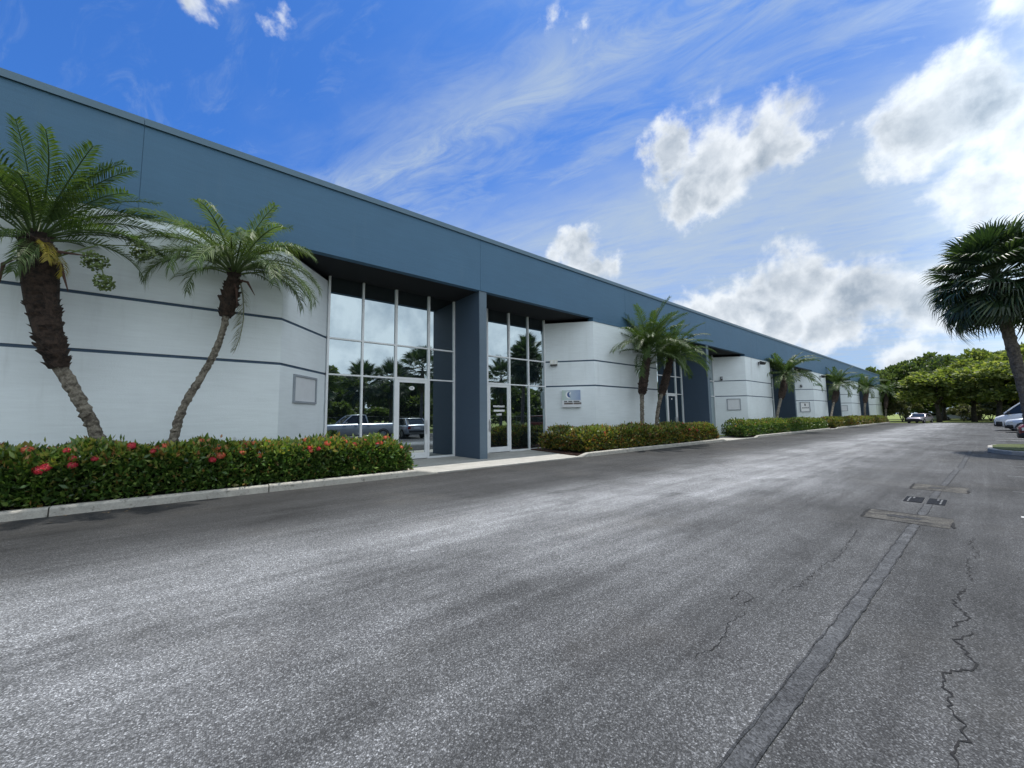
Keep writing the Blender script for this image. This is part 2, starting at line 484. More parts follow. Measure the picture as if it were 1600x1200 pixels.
leafmat('frond_light', [(0.0, (.060, .100, .034)), (0.5, (.085, .130, .045)), (1.0, (.130, .170, .065))], 0.5, 0.3, 0.3)
leafmat('frond_yellow', [(0.0, (.30, .24, .03)), (0.5, (.40, .31, .04)), (1.0, (.22, .22, .04))], 0.5, 0.3)
leafmat('frond_dry', [(0.0, (.14, .15, .10)), (0.5, (.20, .21, .15)), (1.0, (.27, .27, .20))], 0.7, 0.2)
leafmat('fan_green', [(0.0, (.018, .036, .016)), (0.5, (.030, .056, .022)), (1.0, (.085, .125, .055))], 0.40, 0.25)
leafmat('tree_leaf', [(0.0, (.070, .098, .026)), (0.4, (.145, .185, .045)), (0.8, (.23, .265, .075)), (1.0, (.34, .34, .14))], 0.5, 0.42)
leafmat('tree_leaf_dark', [(0.0, (.040, .064, .022)), (0.5, (.080, .118, .036)), (1.0, (.15, .185, .062))], 0.5, 0.38)
leafmat('shrub_leaf', [(0.0, (.07, .085, .05)), (0.5, (.12, .135, .075)), (1.0, (.20, .195, .12))], 0.6, 0.25)
leafmat('petal_red', [(0.0, (.50, .030, .060)), (0.5, (.62, .050, .085)), (1.0, (.68, .11, .13))], 0.5, 0.3)
leafmat('petal_coral', [(0.0, (.56, .10, .055)), (0.5, (.62, .16, .09)), (1.0, (.66, .24, .14))], 0.5, 0.3)

def bark(name, a, b, rings=0.0, sc=14.0):
    m, N, bs, out = mat_new(name)
    p = worldco(N)
    n = N.noise(p, sc, 7.0, 0.7)
    n2 = N.noise(p, 3.0, 4.0, 0.6)
    f = N.math('ADD', N.math('MULTIPLY', n, 0.7), N.math('MULTIPLY', n2, 0.3))
    c = N.mix(N.smooth(f, 0.36, 0.62), a, b)
    N.l.new(c, bs.inputs['Base Color'])
    setin(bs, 'Roughness', 0.95)
    bump(N, bs, n, 0.02, 1.0)
bark('palm_trunk', (0.045, 0.036, 0.028), (0.235, 0.210, 0.170))
bark('palm_boots', (0.010, 0.007, 0.006), (0.055, 0.035, 0.026))
bark('sabal_trunk', (0.055, 0.046, 0.038), (0.17, 0.145, 0.12))
bark('tree_bark', (0.030, 0.024, 0.019), (0.095, 0.080, 0.062), sc=5.0)

# ------------------------------------------------------------------ mesh helpers
class MB:
    def __init__(self):
        self.v = []
        self.f = []
    def add(self, verts, faces):
        o = len(self.v)
        self.v += [tuple(p) for p in verts]
        self.f += [tuple(i + o for i in f) for f in faces]
        return self
    def box(self, x0, x1, y0, y1, z0, z1):
        v = [(x0, y0, z0), (x1, y0, z0), (x1, y1, z0), (x0, y1, z0), (x0, y0, z1), (x1, y0, z1), (x1, y1, z1), (x0, y1, z1)]
        return self.add(v, [(3, 2, 1, 0), (4, 5, 6, 7), (0, 1, 5, 4), (1, 2, 6, 5), (2, 3, 7, 6), (3, 0, 4, 7)])
    def obox(self, o, ax, ay, az):
        """box from a corner and three edge vectors"""
        o, ax, ay, az = Vector(o), Vector(ax), Vector(ay), Vector(az)
        v = [o, o + ax, o + ax + ay, o + ay, o + az, o + ax + az, o + ax + ay + az, o + ay + az]
        return self.add(v, [(3, 2, 1, 0), (4, 5, 6, 7), (0, 1, 5, 4), (1, 2, 6, 5), (2, 3, 7, 6), (3, 0, 4, 7)])
    def prism(self, poly, z0, z1):
        n = len(poly)
        v = [(x, y, z0) for x, y in poly] + [(x, y, z1) for x, y in poly]
        f = [tuple(range(n - 1, -1, -1)), tuple(range(n, 2 * n))] + [(i, (i + 1) % n, n + (i + 1) % n, n + i) for i in range(n)]
        return self.add(v, f)
    def tube(self, pts, radii, n=8, cap=True):
        pts = [Vector(q) for q in pts]
        rings = []
        ref = None
        for i, q in enumerate(pts):
            t = (pts[min(i + 1, len(pts) - 1)] - pts[max(i - 1, 0)]).normalized()
            if ref is None:
                ref = t.cross(Vector((0.31, 0.87, 0.21))).normalized()
            else:
                ref = (ref - t * ref.dot(t)).normalized()
            b = t.cross(ref)
            rings.append([q + (ref * math.cos(2 * PI * k / n) + b * math.sin(2 * PI * k / n)) * radii[i] for k in range(n)])
        v = [p for r in rings for p in r]
        f = []
        for i in range(len(pts) - 1):
            for k in range(n):
                f.append((i * n + k, i * n + (k + 1) % n, (i + 1) * n + (k + 1) % n, (i + 1) * n + k))
        if cap:
            f.append(tuple(range(n - 1, -1, -1)))
            f.append(tuple((len(pts) - 1) * n + k for k in range(n)))
        return self.add(v, f)
    def mesh(self, name, mat, smooth=False):
        me = bpy.data.meshes.new(name)
        me.from_pydata(self.v, [], self.f)
        if mat:
            me.materials.append(MATS[mat])
        if smooth:
            me.polygons.foreach_set('use_smooth', [True] * len(me.polygons))
        me.update()
        return me
    def obj(self, name, mat, parent=None, smooth=False):
        return link(name, self.mesh(name, mat, smooth), parent)

def link(name, data, parent=None, loc=None, rot=None):
    o = bpy.data.objects.new(name, data)
    C.objects.link(o)
    if parent is not None:
        o.parent = parent
    if loc is not None:
        o.location = loc
    if rot is not None:
        o.rotation_euler = rot
    return o

def np_mesh(name, verts, faces, mat, smooth=False):
    """verts (n,3), faces (m,4) or (m,3) numpy arrays"""
    me = bpy.data.meshes.new(name)
    k = faces.shape[1]
    me.vertices.add(len(verts))
    me.vertices.foreach_set('co', verts.astype(np.float32).ravel())
    me.loops.add(faces.size)
    me.loops.foreach_set('vertex_index', faces.astype(np.int32).ravel())
    me.polygons.add(len(faces))
    me.polygons.foreach_set('loop_start', np.arange(0, faces.size, k, dtype=np.int32))
    me.polygons.foreach_set('loop_total', np.full(len(faces), k, dtype=np.int32))
    if smooth:
        me.polygons.foreach_set('use_smooth', np.ones(len(faces), dtype=bool))
    me.materials.append(MATS[mat])
    me.update(calc_edges=True)
    me.validate()
    return me

def tag(o, label=None, cat=None, group=None, kind=None):
    if label:
        o['label'] = label
    if cat:
        o['category'] = cat
    if group:
        o['group'] = group
    if kind:
        o['kind'] = kind
    return o

def thing(name, label, cat, loc=(0, 0, 0), rz=0.0, group=None):
    o = bpy.data.objects.new(name, None)
    o.empty_display_size = 0.2
    C.objects.link(o)
    o.location = loc
    o.rotation_euler = (0, 0, rz)
    return tag(o, label, cat, group)

# ------------------------------------------------------------------ ground, lot, kerbs, beds
LOT_X0, LOT_X1 = -45.0, 86.0
Yk = 9.72            # front of the planting kerb
WALL_Y = 11.63       # front of the white piers
FASC_Y = 11.60       # front of the blue fascia
GLASS_Y = 13.40
ground = MB().add([(-900, -900, -0.012), (900, -900, -0.012), (900, 900, -0.012), (-900, 900, -0.012)], [(0, 1, 2, 3)]).obj('grass_ground', 'lawn')
tag(ground, 'sunlit green grass beyond the end of the car park', 'grass', kind='structure')
lot = MB().add([(LOT_X0, -6.4, 0), (LOT_X1, -6.4, 0), (LOT_X1, 11.9, 0), (LOT_X0, 11.9, 0)], [(0, 1, 2, 3)]).obj('asphalt_road', 'asphalt')
tag(lot, 'worn grey asphalt lane and parking area in front of the building', 'road', kind='structure')

def kerb_profile(mb, p0, p1, h0, h1, w=0.16, inward=1):
    """a kerb stone between two points, front edge on p0-p1, rounded top front edge"""
    p0, p1 = Vector((p0[0], p0[1], 0)), Vector((p1[0], p1[1], 0))
    t = (p1 - p0).normalized()
    nrm = Vector((-t.y, t.x, 0)) * inward
    v = []
    for p, h in ((p0, h0), (p1, h1)):
        for a, b in ((-0.012, -0.02), (0.0, h - 0.035), (0.012, h - 0.010), (0.04, h), (w, h), (w, -0.02)):
            v.append(p + nrm * a + Vector((0, 0, b)))
    n = 6
    f = [(i, (i + 1) % n, n + (i + 1) % n, n + i) for i in range(n)] + [tuple(range(n - 1, -1, -1)), tuple(range(n, 2 * n))]
    mb.add(v, f)

def kerb_run(name, x0, x1, nose0=True, nose1=True):
    k = thing(name, None, None)
    tag(k, kind='structure')
    xs = [x0]
    while xs[-1] < x1 - 4.2:
        xs.append(xs[-1] + 3.05)
    xs.append(x1)
    for i, (a, b) in enumerate(zip(xs[:-1], xs[1:])):
        mb = MB()
        y0, y1 = Yk + random.uniform(-.012, .012), Yk + random.uniform(-.012, .012)
        aa, bb = a + 0.009, b - 0.009
        if i == 0 and nose0:
            kerb_profile(mb, (aa, y0 + .05), (aa + 0.5, y0), 0.02, 0.15)
            aa += 0.5
        if i == len(xs) - 2 and nose1:
            kerb_profile(mb, (bb - 0.7, y1), (bb, y1 + .03), 0.15, 0.02)
            bb -= 0.7
        kerb_profile(mb, (aa, y0), (bb, y1), 0.15 + random.uniform(-.006, .006), 0.15 + random.uniform(-.006, .006))
        mb.obj('kerb_stone', 'kerb_concrete', k)
    return k
BEDS = [(-14.0, 5.35), (11.15, 24.4), (28.7, 48.6), (50.6, 85.5)]
for i, (a, b) in enumerate(BEDS):
    k = kerb_run('kerb', a, b, i > 0, True)
    k['label'] = ['long concrete kerb beside the red flowering hedge', 'concrete kerb with rounded nose beside the second hedge',
                  'concrete kerb of the third planting bed', 'farthest concrete kerb along the end hedge'][i]
# soil and mulch behind the kerbs
for i, (a, b) in enumerate(BEDS):
    mb = MB()
    if i == 0:
        mb.prism([(a, Yk + .162), (b - .75, Yk + .162), (b - .55, 10.3), (b - .4, 11.0), (b - .2, 11.62), (b - 0.2, GLASS_Y - .06), (3.2, GLASS_Y - .06), (1.63, WALL_Y - .005), (a, WALL_Y - .005)], 0.0, 0.11)
    elif i == 1:
        mb.prism([(a + .35, Yk + .165), (b - .75, Yk + .162), (b - .2, 10.4), (b - .2, WALL_Y - .005), (14.55, WALL_Y - .005), (13.0, GLASS_Y - .06), (11.95, GLASS_Y - .06), (11.85, 12.6), (11.3, 10.25)], 0.0, 0.085)
    else:
        mb.box(a + .3, b - .6, Yk + .165, WALL_Y - .005, 0.0, 0.10)
    tag(mb.obj('mulch_bed', 'mulch'), ['dark soil bed under the red flowering hedge', 'red-brown mulch bed at the corner beside the walkway',
        'dark soil bed under the third hedge', 'dark soil bed under the farthest hedge'][i], 'soil', kind='structure')
# loose chips of mulch on the open corner of the second bed
def chips():
    n = 1300
    x = rng.uniform(11.3, 14.5, n)
    y = rng.uniform(9.92, 11.2, n)
    keep = x > 11.32 + (y - 10.25) * 0.22
    x, y = x[keep], y[keep]
    n = len(x)
    a = rng.uniform(0, PI, n)
    L = rng.uniform(.02, .05, n)
    W = rng.uniform(.006, .014, n)
    z = 0.087 + rng.uniform(0.0, .014, n)
    tl = rng.uniform(-.35, .35, n)
    dx, dy = np.cos(a), np.sin(a)
    P = []
    for sx, sy in ((-1, -1), (1, -1), (1, 1), (-1, 1)):
        P.append(np.stack([x + sx * L * dx - sy * W * dy, y + sx * L * dy + sy * W * dx, z + sx * L * tl + .006], 1))
    v = np.stack(P, 1).reshape(-1, 3)
    f = np.arange(4 * n).reshape(-1, 4)
    tag(link('mulch_chips', np_mesh('mulch_chips', v, f, 'mulch')), 'loose red-brown bark chips on the bed corner', 'mulch', kind='stuff')
chips()
# a few fallen leaves and petals along the kerb
def litter():
    n = 190
    x = rng.uniform(-5, 23, n)
    y = Yk - .03 - rng.exponential(.16, n)
    a = rng.uniform(0, PI, n)
    L = rng.uniform(.015, .045, n)
    W = L * rng.uniform(.25, .45, n)
    tl = rng.uniform(-.2, .2, n)
    P = []
    for sx, sy in ((-1, 0), (0, -1), (1, 0), (0, 1)):
        P.append(np.stack([x + sx * L * np.cos(a) - sy * W * np.sin(a), y + sx * L * np.sin(a) + sy * W * np.cos(a), .011 + sx * L * tl], 1))
    me = np_mesh('leaf_litter', np.stack(P, 1).reshape(-1, 3), np.arange(4 * n).reshape(-1, 4), 'frond_dead')
    tag(link('leaf_litter', me), 'dry fallen leaves scattered along the foot of the kerb', 'leaves', kind='stuff')
litter()
# flush concrete walks
def walk(poly, label):
    tag(MB().prism(poly, -0.06, 0.035).obj('concrete_walk', 'walk_concrete'), label, 'walkway', kind='structure')
walk([(5.37, Yk - .01), (11.2, Yk - .03), (11.32, 10.25), (11.83, 12.6), (11.93, GLASS_Y + .05), (5.16, GLASS_Y + .05), (5.18, 11.62), (4.98, 11.0), (4.82, 10.3), (4.66, 9.9)], 'mottled concrete walkway leading to the nearest entrance doors')
walk([(24.42, Yk - .02), (28.95, Yk - .02), (28.95, GLASS_Y + .05), (24.22, GLASS_Y + .05), (24.22, 10.4)], 'concrete walkway at the second blue dividing wall')
walk([(48.6, Yk - .02), (50.85, Yk - .02), (50.85, WALL_Y), (48.6, WALL_Y)], 'narrow concrete walkway between the far hedges')

# painted stall lines, cover plates, patches, seams, cracks in the lot
for i, x in enumerate((6.4, 9.2, 12.0, 14.8, 17.6, 20.4, 27.6, 30.4, 33.2, 36.0, 38.8, 41.6, 44.4, 47.2, 50.0, 52.8, 55.6)):
    MB().add([(x - .05, -5.6, .004), (x + .05, -5.6, .004), (x + .05, -.20, .004), (x - .05, -.20, .004)], [(0, 1, 2, 3)]).obj('stall_line', 'line_paint' if i in (1, 8, 9, 12) else 'line_worn', lot)
def rough_strip(pts, w, mat, name, z=0.004, jit=0.25):
    mb = MB()
    prev = None
    for i, (x, y) in enumerate(pts):
        a = Vector(pts[min(i + 1, len(pts) - 1)]) - Vector(pts[max(i - 1, 0)])
        a = a.normalized()
        ww = w * random.uniform(1 - jit, 1 + jit)
        n = Vector((-a.y, a.x)) * ww * .5
        if i in (0, len(pts) - 1):
            n *= 0.3
        l, r = (x + n.x, y + n.y, z), (x - n.x, y - n.y, z)
        if prev:
            mb.add([prev[1], r, l, prev[0]], [(0, 1, 2, 3)])
        prev = (l, r)
    return mb.obj(name, mat, lot)
def jag(pts, step, amp):
    out = []
    for (x0, y0), (x1, y1) in zip(pts[:-1], pts[1:]):
        L = math.hypot(x1 - x0, y1 - y0)
        n = max(2, int(L / step))
        for i in range(n):
            t = i / n
            q = random.uniform(-amp, amp)
            out.append((x0 + (x1 - x0) * t - (y1 - y0) / L * q, y0 + (y1 - y0) * t + (x1 - x0) / L * q))
    out.append(pts[-1])
    return out
def slab(x0, x1, y0, y1, mat, name, z=0.004, jit=.02):
    pts = jag([(x0, y0), (x1, y0), (x1, y1), (x0, y1), (x0, y0)], .12, jit)[:-1]
    return MB().add([(x, y, z) for x, y in pts], [tuple(range(len(pts)))]).obj(name, mat, lot)
slab(7.62, 8.30, .40, 1.27, 'patch_asphalt', 'asphalt_patch')
slab(11.10, 11.95, .34, 1.07, 'patch_asphalt', 'asphalt_patch')
slab(22.0, 23.3, .16, .46, 'patch_asphalt', 'asphalt_patch')
for x0, x1, y0, y1 in ((7.62, 8.30, .40, 1.27), (11.10, 11.95, .34, 1.07)):
    rough_strip(jag([(x0, y1 + .01), (x1, y1 + .01)], .06, .012), .035, 'crack_dark', 'crack', .008)
    rough_strip(jag([(x1 + .01, y1), (x1 + .01, y0 + .45)], .06, .012), .022, 'crack_dark', 'crack', .008)
    rough_strip(jag([(x0 + .05, y0 - .01), (x0 + .42, y0 - .01)], .06, .012), .03, 'crack_dark', 'crack', .008)
    rough_strip(jag([(x0 + .38, y1 - .22), (x0 + .36, y0 + .28)], .05, .03), .15, 'seal_dark', 'seal_streak', .008, .5)
    rough_strip(jag([(x1 + .01, y0 + .5), (x1 + .01, y0)], .06, .012), .014, 'crack_dark', 'crack', .008)
    rough_strip(jag([(x0 - .01, y1), (x0 - .01, y0 + .2)], .06, .012), .012, 'seal_dark', 'seal_streak', .008)
SEAL = [[(-3.0, 1.00), (1.8, .79), (4.5, .75), (7.6, .725)], [(8.34, .72), (9.40, .715)], [(10.15, .71), (11.08, .70)], [(12.0, .67), (15.6, .60)], [(16.0, .56), (24.0, .50)]]
for pts in SEAL:
    rough_strip(jag(pts, .10, .006), .105, 'seal_band', 'seal_band', .004, .12)
    for off in (-.048, .05):
        rough_strip(jag([(x, y + off) for x, y in pts], .09, .006), .009, 'seal_dark', 'seal_line', .008, .6)
crk = [[(1.9, .17), (2.55, .20), (2.9, .17), (3.05, .24), (3.45, .26), (3.62, .14), (3.95, .24), (4.19, .18)],
       [(4.15, .27), (4.45, .20), (4.75, .28), (5.15, .22)], [(5.4, .20), (6.1, .24), (6.5, .16), (6.9, .24), (7.3, .2)],
       [(6.7, 1.17), (6.0, 1.13), (5.3, 1.10), (4.7, 1.15), (4.18, 1.15), (3.93, 1.22)], [(3.35, 1.27), (3.1, 1.30), (2.8, 1.23), (2.47, 1.26)],
       [(8.15, 2.08), (8.9, 2.10), (9.64, 2.01), (10.6, 1.9)], [(3.45, 1.45), (3.7, 1.42), (3.62, 1.34), (3.4, 1.33)], [(4.85, .22), (4.9, .12)]]
for i, c in enumerate(crk):
    rough_strip(jag(c, .030, .020), .0085 if i in (0, 1) else .005, 'crack_dark', 'crack', .004, .7)
for y0, y1, side in ((.80, 1.02, 0), (.54, .745, 1)):
    t = tag(thing('cover_plate', ['dark cover plate set in the lane, nearer the building', 'dark cover plate set in the lane, nearer the parking stalls'][side], 'cover plate', (9.75, (y0 + y1) / 2, 0)), group='cover plates set in the asphalt')
    hw = (y1 - y0) / 2
    MB().box(-.30, .30, -hw, hw, -.02, .007).obj('plate', 'cover_iron', t)
    s = 1 if side == 0 else -1
    MB().box(-.26, .22, s * (hw - .052) - .010, s * (hw - .052) + .010, .007, .010).obj('edge_mark', 'line_worn', t)
    MB().box(.10, .24, s * (hw - .095) - .012, s * (hw - .095) + .012, .007, .010).obj('edge_mark', 'line_worn', t)

# grass island on the right with its own kerb
ISL = [(21.9, -5.6), (21.9, -1.0), (22.1, -.45), (22.6, -.08), (23.4, .08), (25.4, .08), (26.3, -.10), (26.7, -.5), (26.85, -1.0), (26.85, -5.6)]
isk = tag(thing('island_kerb', 'curved concrete kerb round the grass island', None), kind='structure')
for a, b in zip(ISL[:-1], ISL[1:]):
    mb = MB()
    kerb_profile(mb, b, a, .14, .14, .15, 1)
    mb.obj('kerb_stone', 'kerb_concrete', isk)
tag(MB().prism([(x + (.13 if x < 24 else -.13), y - .13) for x, y in ISL][::-1], 0.0, 0.16).obj('island_grass', 'island_grass'), 'small grass island where the fan palm stands', 'grass', kind='structure')
# far edge kerb line, south verge kerb
mb = MB()
for a in range(-45, 86, 6):
    kerb_profile(mb, (a + 5.98, -6.3), (a, -6.3), .14, .14, .15, 1)
tag(mb.obj('verge_kerb', 'kerb_concrete'), 'long low kerb behind the parking stalls', 'kerb', kind='structure')

# ------------------------------------------------------------------ the building
BX0, BX1, BZ0, BZ1 = -20.0, 94.3, 6.27, 8.36
bld = thing('warehouse_building', 'long low white and blue office warehouse with recessed tinted glass entrances', 'building', (0, 0, 0))
MODULE = 18.46
BAYS = [8.13 + MODULE * k for k in range(-1, 5)]
def bay(k):
    c = BAYS[k]
    return dict(c=c, l0=c - 6.50, l1=c - 4.96, r1=c + 4.91, r0=c + 6.44)
# fascia panels with open joints between
seams = [8.0 + 9.23 * k for k in range(-3, 10)]
seams = [BX0] + [s for s in seams if BX0 + .5 < s < BX1 - .5] + [BX1]
for a, b in zip(seams[:-1], seams[1:]):
    MB().box(a + .005, b - .005, FASC_Y, FASC_Y + .22, BZ0, BZ1 - .02).obj('fascia_panel', 'paint_blue', bld)
MB().box(BX0 + .05, BX1 - .05, FASC_Y + .012, FASC_Y + .2, BZ0 + .01, BZ1 - .06).obj('joint_backing', 'paint_blue', bld)
for a, b in zip(seams[:-1], seams[1:]):
    mb = MB().box(a + .004, b - .004, FASC_Y - .05, FASC_Y + .34, BZ1 - .018, BZ1 + .03)
    mb.box(a + .004, b - .004, FASC_Y - .05, FASC_Y - .035, BZ1 - .13, BZ1 - .018)
    mb.obj('coping', 'coping_metal', bld)
MB().box(BX0, BX1, FASC_Y + .005, FASC_Y + .21, BZ1 - .019, BZ1 - .0185).obj('parapet_top', 'groove_blue', bld)
MB().box(BX0 + .02, BX1 - .02, FASC_Y + .35, 52.0, 7.6, 7.75).obj('roof', 'roof_grey', bld)
MB().box(BX1 - .25, BX1 - .03, FASC_Y + .36, 52.0, 0.0, 8.3).obj('end_wall', 'wall_white', bld)
MB().box(BX0 + .03, BX0 + .25, FASC_Y + .36, 52.0, 0.0, 8.3).obj('end_wall', 'wall_white', bld)
MB().box(BX0 + .26, BX1 - .26, 51.7, 52.0, 0.0, 8.3).obj('back_wall', 'wall_white', bld)
# piers: white wall in three lifts with two blue grooves, blue head band
def pier(xl1, xl0, xr0, xr1):
    """xl1 = left foot of chamfer at the glass, xl0 = left front corner, ..."""
    def poly(d):
        # d = inset of the face
        return [(xl1 + d, GLASS_Y + .06), (xl0 + d * .6, WALL_Y + d), (xr0 - d * .6, WALL_Y + d), (xr1 - d, GLASS_Y + .06)]
    for z0, z1 in ((-.05, 2.965), (3.035, 4.165), (4.235, 6.10)):
        MB().prism(poly(0), z0, z1).obj('wall_panel', 'wall_white', bld)
    for z0, z1 in ((2.965, 3.035), (4.165, 4.235)):
        MB().prism(poly(.02), z0, z1).obj('wall_groove', 'groove_blue', bld)
    MB().box(xl0 - .02, xr0 + .02, FASC_Y + .004, WALL_Y + .30, 6.10, BZ0 - .002).obj('head_band', 'paint_blue', bld)
    return poly
pp = []
for k in range(-1, 6):
    L = bay(k - 1 + 0) if False else None
edges = [(BX0 + .03, BX0 + .03)]
for i in range(len(BAYS)):
    b = bay(i)
    edges.append((b['l0'], b['l1']))
    edges.append((b['r1'], b['r0']))
# pier list between bays
for i in range(len(BAYS) + 1):
    if i == 0:
        b = bay(0)
        pier(BX0 + .03, BX0 + .03, b['l0'], b['l1'])
    elif i == len(BAYS):
        b = bay(i - 1)
        pier(b['r1'], b['r0'], BX1 - .03, BX1 - .03)
    else:
        a, b = bay(i - 1), bay(i)
        pier(a['r1'], a['r0'], b['l0'], b['l1'])
# recesses: soffit, dividing fin, storefronts
def door_glass(fr, x0, x1, z0, z1, y):
    MB().box(x0 + .095, x1 - .095, y + .012, y + .024, z0 + .20, z1 - .095).obj('door_glass', 'tinted_glass', fr)
def storefront(cols, door, rows, first, handle_left):
    y = GLASS_Y
    fw = .062
    sf = MB().box(cols[0] - fw / 2, cols[-1] + fw / 2, y + .10, y + .14, .0, .06).obj('storefront', 'aluminium_white', bld)
    z0, zt = .06, BZ0 - .004
    for i, x in enumerate(cols):
        w = fw if i not in (door, door + 1) else .085
        MB().box(x - w / 2, x + w / 2, y - .03, y + .10, z0 - .06, zt).obj('mullion', 'aluminium_white', sf)
    for i, (a, b) in enumerate(zip(cols[:-1], cols[1:])):
        wa = .085 / 2 if i in (door, door + 1) else fw / 2
        wb = .085 / 2 if i + 1 in (door, door + 1) else fw / 2
        for j, zz in enumerate(rows):
            hh = .05 if not (i == door and j == 0) else .085
            MB().box(a + wa, b - wb, y - .028, y + .098, zz - hh / 2, zz + hh / 2).obj('transom', 'aluminium_white', sf)
        if i != door:
            MB().box(a + wa, b - wb, y - .028, y + .098, z0 - .055, z0 + .04).obj('transom', 'aluminium_white', sf)
        zz = [z0 + .04] + list(rows) + [zt]
        for j, (p, q) in enumerate(zip(zz[:-1], zz[1:])):
            if i == door and j == 0:
                continue
            g = random.uniform(-.0015, .0015)
            t = random.uniform(-.0012, .0012)
            MB().add([(a + wa - .005, y + .03 + g, p), (b - wb + .005, y + .03 + g + t, p), (b - wb + .005, y + .03 + t - g, q), (a + wa - .005, y + .03 - g, q),
                      (a + wa - .005, y + .042 + g, p), (b - wb + .005, y + .042 + g + t, p), (b - wb + .005, y + .042 + t - g, q), (a + wa - .005, y + .042 - g, q)],
                     [(0, 1, 2, 3), (7, 6, 5, 4), (0, 4, 5, 1), (1, 5, 6, 2), (2, 6, 7, 3), (3, 7, 4, 0)]).obj('glass_pane', 'tinted_glass', sf)
    a, b = cols[door] + .045, cols[door + 1] - .045
    zd = rows[0] - .045
    fr = MB()
    fr.box(a, a + .10, y - .015, y + .05, z0, zd)
    fr.box(b - .10, b, y - .015, y + .05, z0, zd)
    fr.box(a + .10, b - .10, y - .015, y + .05, z0, z0 + .21)
    fr.box(a + .10, b - .10, y - .015, y + .05, zd - .10, zd)
    fr = fr.obj('entrance_door', 'aluminium_white', bld)
    door_glass(fr, a, b, z0, zd, y)
    hx = a + .05 if handle_left else b - .05
    hb = MB()
    hb.tube([(hx, y - .016, 1.0), (hx, y - .075, 1.0), (hx, y - .085, 1.05), (hx, y - .085, 1.35), (hx, y - .075, 1.40), (hx, y - .016, 1.40)], [.016] * 6, 8)
    hb.box(hx - .045, hx + .045, y - .024, y - .0155, .94, 1.46)
    hb.obj('door_handle', 'handle_metal', fr, False)
    if first == 0:     # oval unit number
        n = 18
        cx, cz = (a + b) / 2 - .02, zd - .30
        MB().add([(cx + .11 * math.cos(2 * PI * i / n), y + .009, cz + .075 * math.sin(2 * PI * i / n)) for i in range(n)], [tuple(range(n - 1, -1, -1))]).obj('number_sticker', 'sticker_white', fr)
        mb = MB()
        for dx in (-.045, .012):
            mb.box(cx + dx - .018, cx + dx + .02, y + .005, y + .008, cz + .022, cz + .034)
            mb.box(cx + dx + .006, cx + dx + .02, y + .005, y + .008, cz - .036, cz + .022)
        mb.obj('number_digits', 'ink_dark', fr)
    if first == 1:     # white lettering, too small to read
        cx = (a + b) / 2 + .02
        mb = MB()
        for zc, wd, hh, nn in ((1.98, .62, .085, 9), (1.62, .28, .10, 5)):
            for i in range(nn):
                xx = cx - wd / 2 + wd * i / nn
                mb.box(xx, xx + wd / nn * .72, y + .005, y + .009, zc, zc + hh * random.uniform(.75, 1.0))
        mb.obj('door_lettering', 'sticker_white', fr)
        MB().box(cx - .30, cx + .30, y + .005, y + .009, 1.79, 1.87).obj('door_strip', 'sticker_white', fr)
    if first == 2:
        MB().box((a + b) / 2 - .06, (a + b) / 2 + .06, y + .005, y + .009, zd - .34, zd - .25).obj('number_sticker', 'sticker_white', fr)
for i in range(len(BAYS)):
    b = bay(i)
    c = b['c']
    # soffit over the recess
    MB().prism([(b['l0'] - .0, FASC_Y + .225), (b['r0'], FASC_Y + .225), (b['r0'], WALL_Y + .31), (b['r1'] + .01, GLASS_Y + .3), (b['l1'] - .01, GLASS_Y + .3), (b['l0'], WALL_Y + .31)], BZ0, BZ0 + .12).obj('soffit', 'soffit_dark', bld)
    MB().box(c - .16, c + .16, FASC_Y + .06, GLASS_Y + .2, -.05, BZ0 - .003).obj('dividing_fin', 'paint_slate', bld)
    MB().box(c - .163, c + .163, FASC_Y + .028, FASC_Y + .058, -.05, BZ0 - .003).obj('fin_edge', 'fin_front_pale', bld)  # thin front piece in a paler, greyer colour than the fin sides
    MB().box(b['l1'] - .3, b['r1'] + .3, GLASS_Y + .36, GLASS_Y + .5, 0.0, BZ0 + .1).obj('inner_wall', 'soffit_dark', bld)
    rows = (3.0, 4.2)
    if i == 2:
        lc = [b['l1'] + .035, c - 3.75, c - 2.30, c - 1.05, c - .195]
    else:
        lc = [b['l1'] + .035, c - 3.82, c - 2.63, c - 1.32, c - .195]
    rc = [c + .195, c + 1.44, c + 2.66, c + 3.81, b['r1'] - .035]
    storefront(lc, 2, rows, {1: 0, 2: 2}.get(i, 3), False)
    storefront(rc, 1, rows, {1: 1}.get(i, 3), True)

